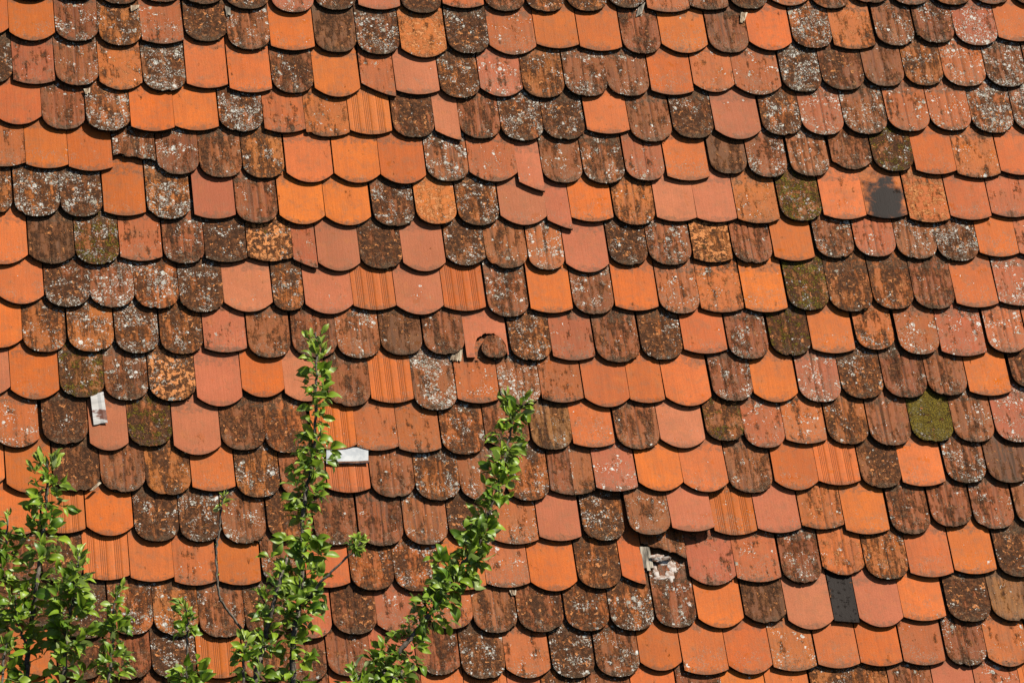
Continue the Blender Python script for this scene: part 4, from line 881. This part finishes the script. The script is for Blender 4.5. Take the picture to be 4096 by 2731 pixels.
# moss and grit lodged under the tile edges
vs, fs = [], []; rm = random.Random(8)
PH = (1+5**.5)/2
ICO = [Vector(p).normalized() for p in ((-1, PH, 0), (1, PH, 0), (-1, -PH, 0), (1, -PH, 0), (0, -1, PH), (0, 1, PH), (0, -1, -PH), (0, 1, -PH), (PH, 0, -1), (PH, 0, 1), (-PH, 0, -1), (-PH, 0, 1))]
ICF = [(0, 11, 5), (0, 5, 1), (0, 1, 7), (0, 7, 10), (0, 10, 11), (1, 5, 9), (5, 11, 4), (11, 10, 2), (10, 7, 6), (7, 1, 8), (3, 9, 4), (3, 4, 2), (3, 2, 6), (3, 6, 8), (3, 8, 9), (4, 9, 5), (2, 4, 11), (6, 2, 10), (8, 6, 7), (9, 8, 1)]
for t, H in tips:
    if abs(t[1]) > 2.3 or abs(t[2]) > 1.7: continue
    old = t[5] in 'rdxfzmnt'
    for i in range(rm.randint(6, 14) if old else rm.randint(3, 8)):
        s = rm.uniform(-.98, .98); x = s*t[3]/2; y = profile(t[4], s, t[3], t[8], rm) if t[4] != 'A' else .01
        if y is None: continue
        sz = rm.uniform(.0012, .0030)*(1.5 if rm.random() < .08 else 1)
        c = Vector((t[1]+x, t[2]+y+rm.uniform(-.003, .002), H+rm.uniform(-.004, .009))); k = len(vs)
        for p in ICO: q = p*sz*rm.uniform(.7, 1.4); vs.append((c.x+q.x*1.6, c.y+q.y, c.z+q.z))
        fs += [tuple(k+i2 for i2 in f) for f in ICF]
tag(roof_obj('moss', vs, fs, MOSS), 'dark moss tufts and grit lodged along the tile edges', 'moss', None, 'stuff')

# ---------------------------------------------------------------- apple shoots in front of the roof
STEMS=[
('middle',[(-1.493,-2.677,2.400),(-1.465,-2.413,2.400),(-1.461,-2.299,2.450),(-1.428,-2.152,2.450),(-1.400,-1.999,2.400),(-1.379,-1.803,2.400),(-1.343,-1.669,2.400),(-1.333,-1.576,2.450),(-1.323,-1.435,2.480),(-1.313,-1.314,2.500),(-1.310,-1.233,2.500)],0.0110,0.0025,[(0.33, 0.52, 78, 6, 0.066, 0.075), (0.52, 0.58, 34, 4, 0.06, 0.03), (0.58, 0.76, 66, 6, 0.06, 0.05), (0.76, 0.82, 34, 4, 0.055, 0.025), (0.82, 1.0, 46, 5, 0.062, 0.022), (0.16, 0.33, 34, 5, 0.062, 0.045)]),
('middle',[(-1.619,-2.674,2.400),(-1.579,-2.411,2.400),(-1.551,-2.295,2.400),(-1.531,-2.224,2.450),(-1.503,-2.127,2.500),(-1.465,-2.031,2.500)],0.0130,0.0040,[(0.35, 0.95, 34, 5, 0.058, 0.05)]),
('middle',[(-1.420,-2.181,2.450),(-1.368,-2.123,2.520),(-1.281,-2.052,2.560),(-1.235,-2.006,2.580)],0.0050,0.0025,[(0.84, 1.0, 190, 7, 0.036, 0.016), (0.02, 0.25, 50, 4, 0.055, 0.03)]),
('middle',[(-1.553,-2.293,2.350),(-1.581,-2.244,2.350),(-1.640,-2.159,2.370),(-1.675,-2.108,2.400),(-1.680,-1.990,2.430),(-1.666,-1.905,2.450),(-1.658,-1.839,2.460),(-1.645,-1.794,2.470)],0.0050,0.0022,[(0.9, 1.0, 70, 4, 0.038, 0.008), (0.2, 0.9, 14, 1, 0.012, 0.0)]),
('middle',[(-1.541,-2.275,2.350),(-1.521,-2.145,2.350),(-1.537,-2.093,2.370)],0.0040,0.0022,[(0.5, 1.0, 50, 4, 0.042, 0.01)]),
('middle',[(-1.578,-2.339,2.500),(-1.571,-2.340,2.520),(-1.557,-2.345,2.540)],0.0030,0.0020,[(0.4, 1, 60, 3, 0.035, 0.01)]),
('middle',[(-1.660,-2.710,2.500),(-1.637,-2.449,2.500),(-1.631,-2.361,2.520),(-1.619,-2.321,2.520)],0.0050,0.0030,[(0.82, 1.0, 70, 5, 0.05, 0.02), (0.55, 0.7, 16, 2, 0.02, 0.005)]),
('middle',[(-1.841,-2.724,2.550),(-1.817,-2.441,2.550),(-1.812,-2.323,2.570),(-1.806,-2.262,2.570),(-1.812,-2.215,2.580)],0.0050,0.0022,[(0.78, 1.0, 70, 4, 0.048, 0.012), (0.46, 0.6, 60, 6, 0.062, 0.05)]),
('right',[(-1.291,-2.683,2.400),(-1.200,-2.431,2.400),(-1.159,-2.369,2.400),(-1.113,-2.320,2.440),(-1.053,-2.255,2.450),(-0.975,-2.160,2.460),(-0.912,-2.063,2.460),(-0.829,-1.965,2.450),(-0.795,-1.877,2.450),(-0.765,-1.808,2.480),(-0.733,-1.701,2.500),(-0.704,-1.616,2.500),(-0.690,-1.537,2.500),(-0.703,-1.484,2.520)],0.0090,0.0025,[(0.14, 0.3, 66, 6, 0.06, 0.055), (0.3, 0.42, 52, 5, 0.058, 0.045), (0.42, 0.64, 76, 6, 0.064, 0.058), (0.64, 0.9, 56, 5, 0.06, 0.034), (0.9, 1.0, 44, 4, 0.054, 0.01)]),
('right',[(-0.700,-1.616,2.500),(-0.692,-1.571,2.520),(-0.669,-1.533,2.540),(-0.648,-1.518,2.550)],0.0030,0.0020,[(0.3, 1.0, 60, 4, 0.055, 0.012)]),
('right',[(-1.379,-2.718,2.500),(-1.327,-2.504,2.500),(-1.292,-2.462,2.520),(-1.262,-2.434,2.520)],0.0050,0.0030,[(0.45, 1.0, 55, 5, 0.06, 0.04)]),
('right',[(-1.189,-2.427,2.500),(-1.144,-2.458,2.520),(-1.141,-2.426,2.520)],0.0040,0.0030,[(0.1, 1.0, 40, 4, 0.055, 0.02)]),
('left',[(-2.320,-2.690,2.400),(-2.293,-2.395,2.400),(-2.283,-2.280,2.400),(-2.263,-2.171,2.400),(-2.254,-2.093,2.450),(-2.231,-1.972,2.450),(-2.218,-1.864,2.450),(-2.209,-1.793,2.480),(-2.205,-1.708,2.500),(-2.207,-1.682,2.500)],0.0100,0.0025,[(0.28, 0.42, 40, 5, 0.062, 0.05), (0.42, 0.52, 22, 4, 0.06, 0.06), (0.52, 0.85, 52, 5, 0.062, 0.055), (0.85, 1.0, 60, 5, 0.062, 0.045)]),
('left',[(-2.213,-2.730,2.500),(-2.190,-2.437,2.500),(-2.176,-2.305,2.500),(-2.171,-2.248,2.520),(-2.152,-2.177,2.540),(-2.139,-2.094,2.550),(-2.129,-2.040,2.560)],0.0080,0.0030,[(0.3, 0.55, 42, 5, 0.06, 0.035), (0.55, 0.85, 66, 6, 0.066, 0.06), (0.85, 1.0, 60, 5, 0.066, 0.03)]),
('left',[(-2.281,-2.298,2.400),(-2.233,-2.294,2.450),(-2.191,-2.287,2.500)],0.0040,0.0030,[(0.85, 1, 20, 3, 0.05, 0.03)]),
('left',[(-2.077,-2.741,2.520),(-2.053,-2.448,2.520),(-2.038,-2.334,2.520),(-2.032,-2.270,2.530),(-2.026,-2.201,2.540),(-2.009,-2.151,2.550)],0.0060,0.0025,[(0.38, 0.55, 36, 4, 0.045, 0.025), (0.55, 0.86, 60, 5, 0.055, 0.04), (0.86, 1.0, 50, 4, 0.045, 0.012)]),
('left',[(-2.293,-2.281,2.430),(-2.311,-2.231,2.450),(-2.322,-2.159,2.460),(-2.317,-2.126,2.460)],0.0040,0.0025,[(0.4, 1.0, 60, 5, 0.055, 0.04)]),
('left',[(-2.392,-2.710,2.460),(-2.372,-2.393,2.460),(-2.354,-2.285,2.460)],0.0050,0.0030,[(0.5, 1.0, 36, 5, 0.058, 0.05)]),
('left',[(-2.412,-2.368,2.400),(-2.383,-2.151,2.400),(-2.352,-2.013,2.420),(-2.338,-1.933,2.450),(-2.332,-1.867,2.460)],0.0060,0.0025,[(0.2, 0.85, 44, 5, 0.06, 0.06), (0.85, 1.0, 26, 4, 0.05, 0.01)]),
('left',[(-2.429,-2.113,2.400),(-2.380,-1.911,2.400),(-2.359,-1.841,2.420)],0.0050,0.0025,[(0.4, 1.0, 34, 4, 0.055, 0.03)])]
def catmull(P, per=8):
    out = []
    P = [P[0]*2-P[1]]+P+[P[-1]*2-P[-2]]
    for i in range(1, len(P)-2):
        for j in range(per):
            t = j/per; a, b, c, d = P[i-1], P[i], P[i+1], P[i+2]
            out.append(.5*((2*b)+(c-a)*t+(2*a-5*b+4*c-d)*t*t+(3*b-a-3*c+d)*t**3))
    out.append(P[-2]); return out
def tube(path, r0, r1, vs, fs, rnd, nseg=7):
    k0 = len(vs); n = len(path)
    for i, p in enumerate(path):
        T = (path[min(i+1, n-1)]-path[max(i-1, 0)]).normalized(); A = T.orthogonal().normalized()
        if i: A = (prevA - T*prevA.dot(T)).normalized()
        prevA = A; B = T.cross(A); r = (r0+(r1-r0)*i/(n-1))*(1+.10*rnd.uniform(-1, 1)+(.18 if i % 5 == 0 else 0))
        for s in range(nseg): a = s/nseg*math.tau; vs.append(p+A*r*math.cos(a)+B*r*math.sin(a))
    for i in range(n-1):
        for s in range(nseg): fs.append((k0+i*nseg+s, k0+i*nseg+(s+1) % nseg, k0+(i+1)*nseg+(s+1) % nseg, k0+(i+1)*nseg+s))
    fs.append(tuple(k0+(n-1)*nseg+s for s in range(nseg)))
WUP = Vector((0, 0, 1))
def leaf(p, d, L, vs, fs, at, rnd, young):
    """petiole and a folded, arched blade with a pointed tip"""
    d = d.normalized(); up = (WUP*.55 + Vector((.15, -.75, .2)) + Vector((rnd.gauss(0, .9), rnd.gauss(0, .8), rnd.gauss(0, .7)))).normalized()
    nrm = (up-d*up.dot(d)).normalized(); side = d.cross(nrm)
    tone = rnd.random()**.8; pet = L*rnd.uniform(.2, .4); W = L*rnd.uniform(.25, .34)*(1-.35*young); fold = rnd.uniform(.15, .65)+.5*young; arch = rnd.uniform(.1, 1.0)*(1-.6*young); wav = rnd.uniform(.0, .07)*L; ph = rnd.uniform(0, 6)
    k = len(vs)
    for s in (-1, 1): vs.append(p+side*s*.0007); at.append((1, young, 0))
    base = p+d*pet
    for s in (-1, 1): vs.append(base+side*s*.0006); at.append((1, young, 0))
    fs.append((k, k+1, k+3, k+2))
    NR = 7; prof = (.06, .62, .93, 1., .86, .52, .03); k = len(vs)
    for j in range(NR):
        t = j/(NR-1); ang = arch*t*t*1.1
        c = base + d*(L*t*math.cos(ang*.7)) - nrm*(L*t*math.sin(ang*.7)) + side*L*.04*math.sin(ph+t*2)
        for i in range(5):
            a = (i-2)/2; wd = W*prof[j]*a
            vs.append(c+side*wd*math.cos(fold*.8)+nrm*(abs(wd)*math.sin(fold*.8)+wav*abs(a)*math.sin(ph+t*9+a)))
            at.append((tone, young, a))
    for j in range(NR-1):
        for i in range(4): fs.append((k+j*5+i, k+j*5+i+1, k+(j+1)*5+i+1, k+(j+1)*5+i))
def mesh_of(name, vs, fs, mat, at=None):
    me = bpy.data.meshes.new(name); me.from_pydata([tuple(v) for v in vs], [], fs); me.polygons.foreach_set('use_smooth', [True]*len(me.polygons)); me.materials.append(mat)
    if at is not None: a = me.attributes.new('lv', 'FLOAT_VECTOR', 'POINT'); a.data.foreach_set('vector', [c for v in at for c in v])
    me.update(); return me
TREES = {'left': 'dense leafy apple tree filling the lower left corner', 'middle': 'apple tree whose tall upright shoot rises left of centre', 'right': 'apple tree whose long shoot slants up to the centre'}
ends = {k: [] for k in TREES}; roots = {}
GZ = 0.0
for k, (lab) in TREES.items():
    us = [s[1][0] for s in STEMS if s[0] == k]
    b = rw(*us[0]); e = bpy.data.objects.new('apple_tree', None); scene.collection.objects.link(e); e.location = (b.x, b.y-.1, GZ)
    tag(e, lab, 'apple tree'); roots[k] = e
bpy.context.view_layer.update()
rl = random.Random(21)
for (tree, pts, r0, r1, lf) in STEMS:
    e = roots[tree]; off = e.location.copy()
    path = catmull([rw(*p) for p in pts]); acc = [0.]
    path = [p+Vector((rl.gauss(0, .0015), rl.gauss(0, .002), 0)) for p in path]
    for a, b in zip(path, path[1:]): acc.append(acc[-1]+(b-a).length)
    tot = acc[-1]
    if pts[0][1] < -2.6: ends[tree].append((path[0], r0, (path[0]-path[1]).normalized()))
    vs, fs = [], []; tube([p-off for p in path], r0, r1, vs, fs, rl)
    br = link('branch', mesh_of('branch', vs, fs, BARK), e)
    def at_len(s):
        for i in range(len(acc)-1):
            if acc[i+1] >= s: f = (s-acc[i])/max(1e-6, acc[i+1]-acc[i]); return path[i].lerp(path[i+1], f), (path[i+1]-path[i]).normalized()
        return path[-1], (path[-1]-path[-2]).normalized()
    vs, fs, at = [], [], []; ang = rl.uniform(0, 6)
    for (f0, f1, dens, per, L, spread) in lf:
        s = f0*tot; dens *= {'left': 1.6, 'right': 1.6, 'middle': 1.6}[tree]; spread *= {'left': 1.1, 'right': 1.1, 'middle': 1.15}[tree]
        while s < f1*tot:
            p, T = at_len(s); A = T.orthogonal().normalized(); B = T.cross(A); tipn = s/tot > .93 and f1 > .98
            ang += 2.4+rl.gauss(0, .3); n = max(1, int(round(per*rl.uniform(.5, 1.4))))
            rad = A*math.cos(ang)+B*math.sin(ang); c = p+rad*spread*rl.random()**1.3
            if spread > .015 and (c-p).length > .012:      # a short spur carries the rosette
                tv, tf = [], []; tube([p-off-e.location*0, p.lerp(c, .5)-off+T*.004, c-off], .0016, .0011, vs, fs, rl, 4)
                while len(at) < len(vs): at.append((.9, .8, 0))
            for i in range(n):
                a2 = rl.uniform(0, math.tau); r2 = A*math.cos(a2)+B*math.sin(a2)
                el = rl.uniform(-.55, .75) if not tipn else rl.uniform(.7, 1.3)
                dr = (r2*.9+rad*.8).normalized()*math.cos(el)+T*math.sin(el)+Vector((0, 0, .12))
                young = min(1., max(0., rl.gauss(.12, .18)+(.55 if tipn else 0)+(.3 if L < .04 else 0)))
                leaf(c-off, dr, L*rl.uniform(.34, .92)*(1-.2*young), vs, fs, at, rl, young)
            s += 1/dens*rl.uniform(.6, 1.4)*(.80 if per > 3 else 1)
    if vs: link('foliage', mesh_of('foliage', vs, fs, LEAF, at), br)
# trunks down to the ground, below the picture
for k, e in roots.items():
    off = e.location.copy(); vs, fs = [], []
    J = Vector((0, -.05, 2.6))
    for (p, r, d) in ends[k]:
        tube(catmull([J, J.lerp(p-off, .4)+Vector((0, -.05, -.1)), p-off+d*.25, p-off], 6), .03, r, vs, fs, rl)
    tube(catmull([Vector((0, 0, -.05)), Vector((.03, .02, .9)), Vector((-.02, 0, 1.8)), J], 5), .085, .05, vs, fs, rl, 10)
    link('trunk', mesh_of('trunk', vs, fs, BARK), e)

# ---------------------------------------------------------------- the setting below and behind
def box(name, mn, mx, mat, rot=None, kind='structure'):
    vs = [(x, y, z) for x in (mn[0], mx[0]) for y in (mn[1], mx[1]) for z in (mn[2], mx[2])]
    me = bpy.data.meshes.new(name); me.from_pydata(vs, [], [(0, 1, 3, 2), (4, 6, 7, 5), (0, 4, 5, 1), (2, 3, 7, 6), (0, 2, 6, 4), (1, 5, 7, 3)]); me.materials.append(mat)
    o = link(name, me)
    if rot: o.matrix_world = rot
    o['kind'] = kind; return o
box('roof', (-3.2, -2.95, -.06), (3.45, 2.75, 0), DECK, Matrix.Translation(O) @ ROOF.to_4x4())
eave = rw(0, -2.8)
box('wall', (-3.0, eave.y+.35, 0), (3.2, eave.y+.7, eave.z+.35), PLASTER)
box('ground', (-400, -400, -.2), (400, 400, 0), GROUND)
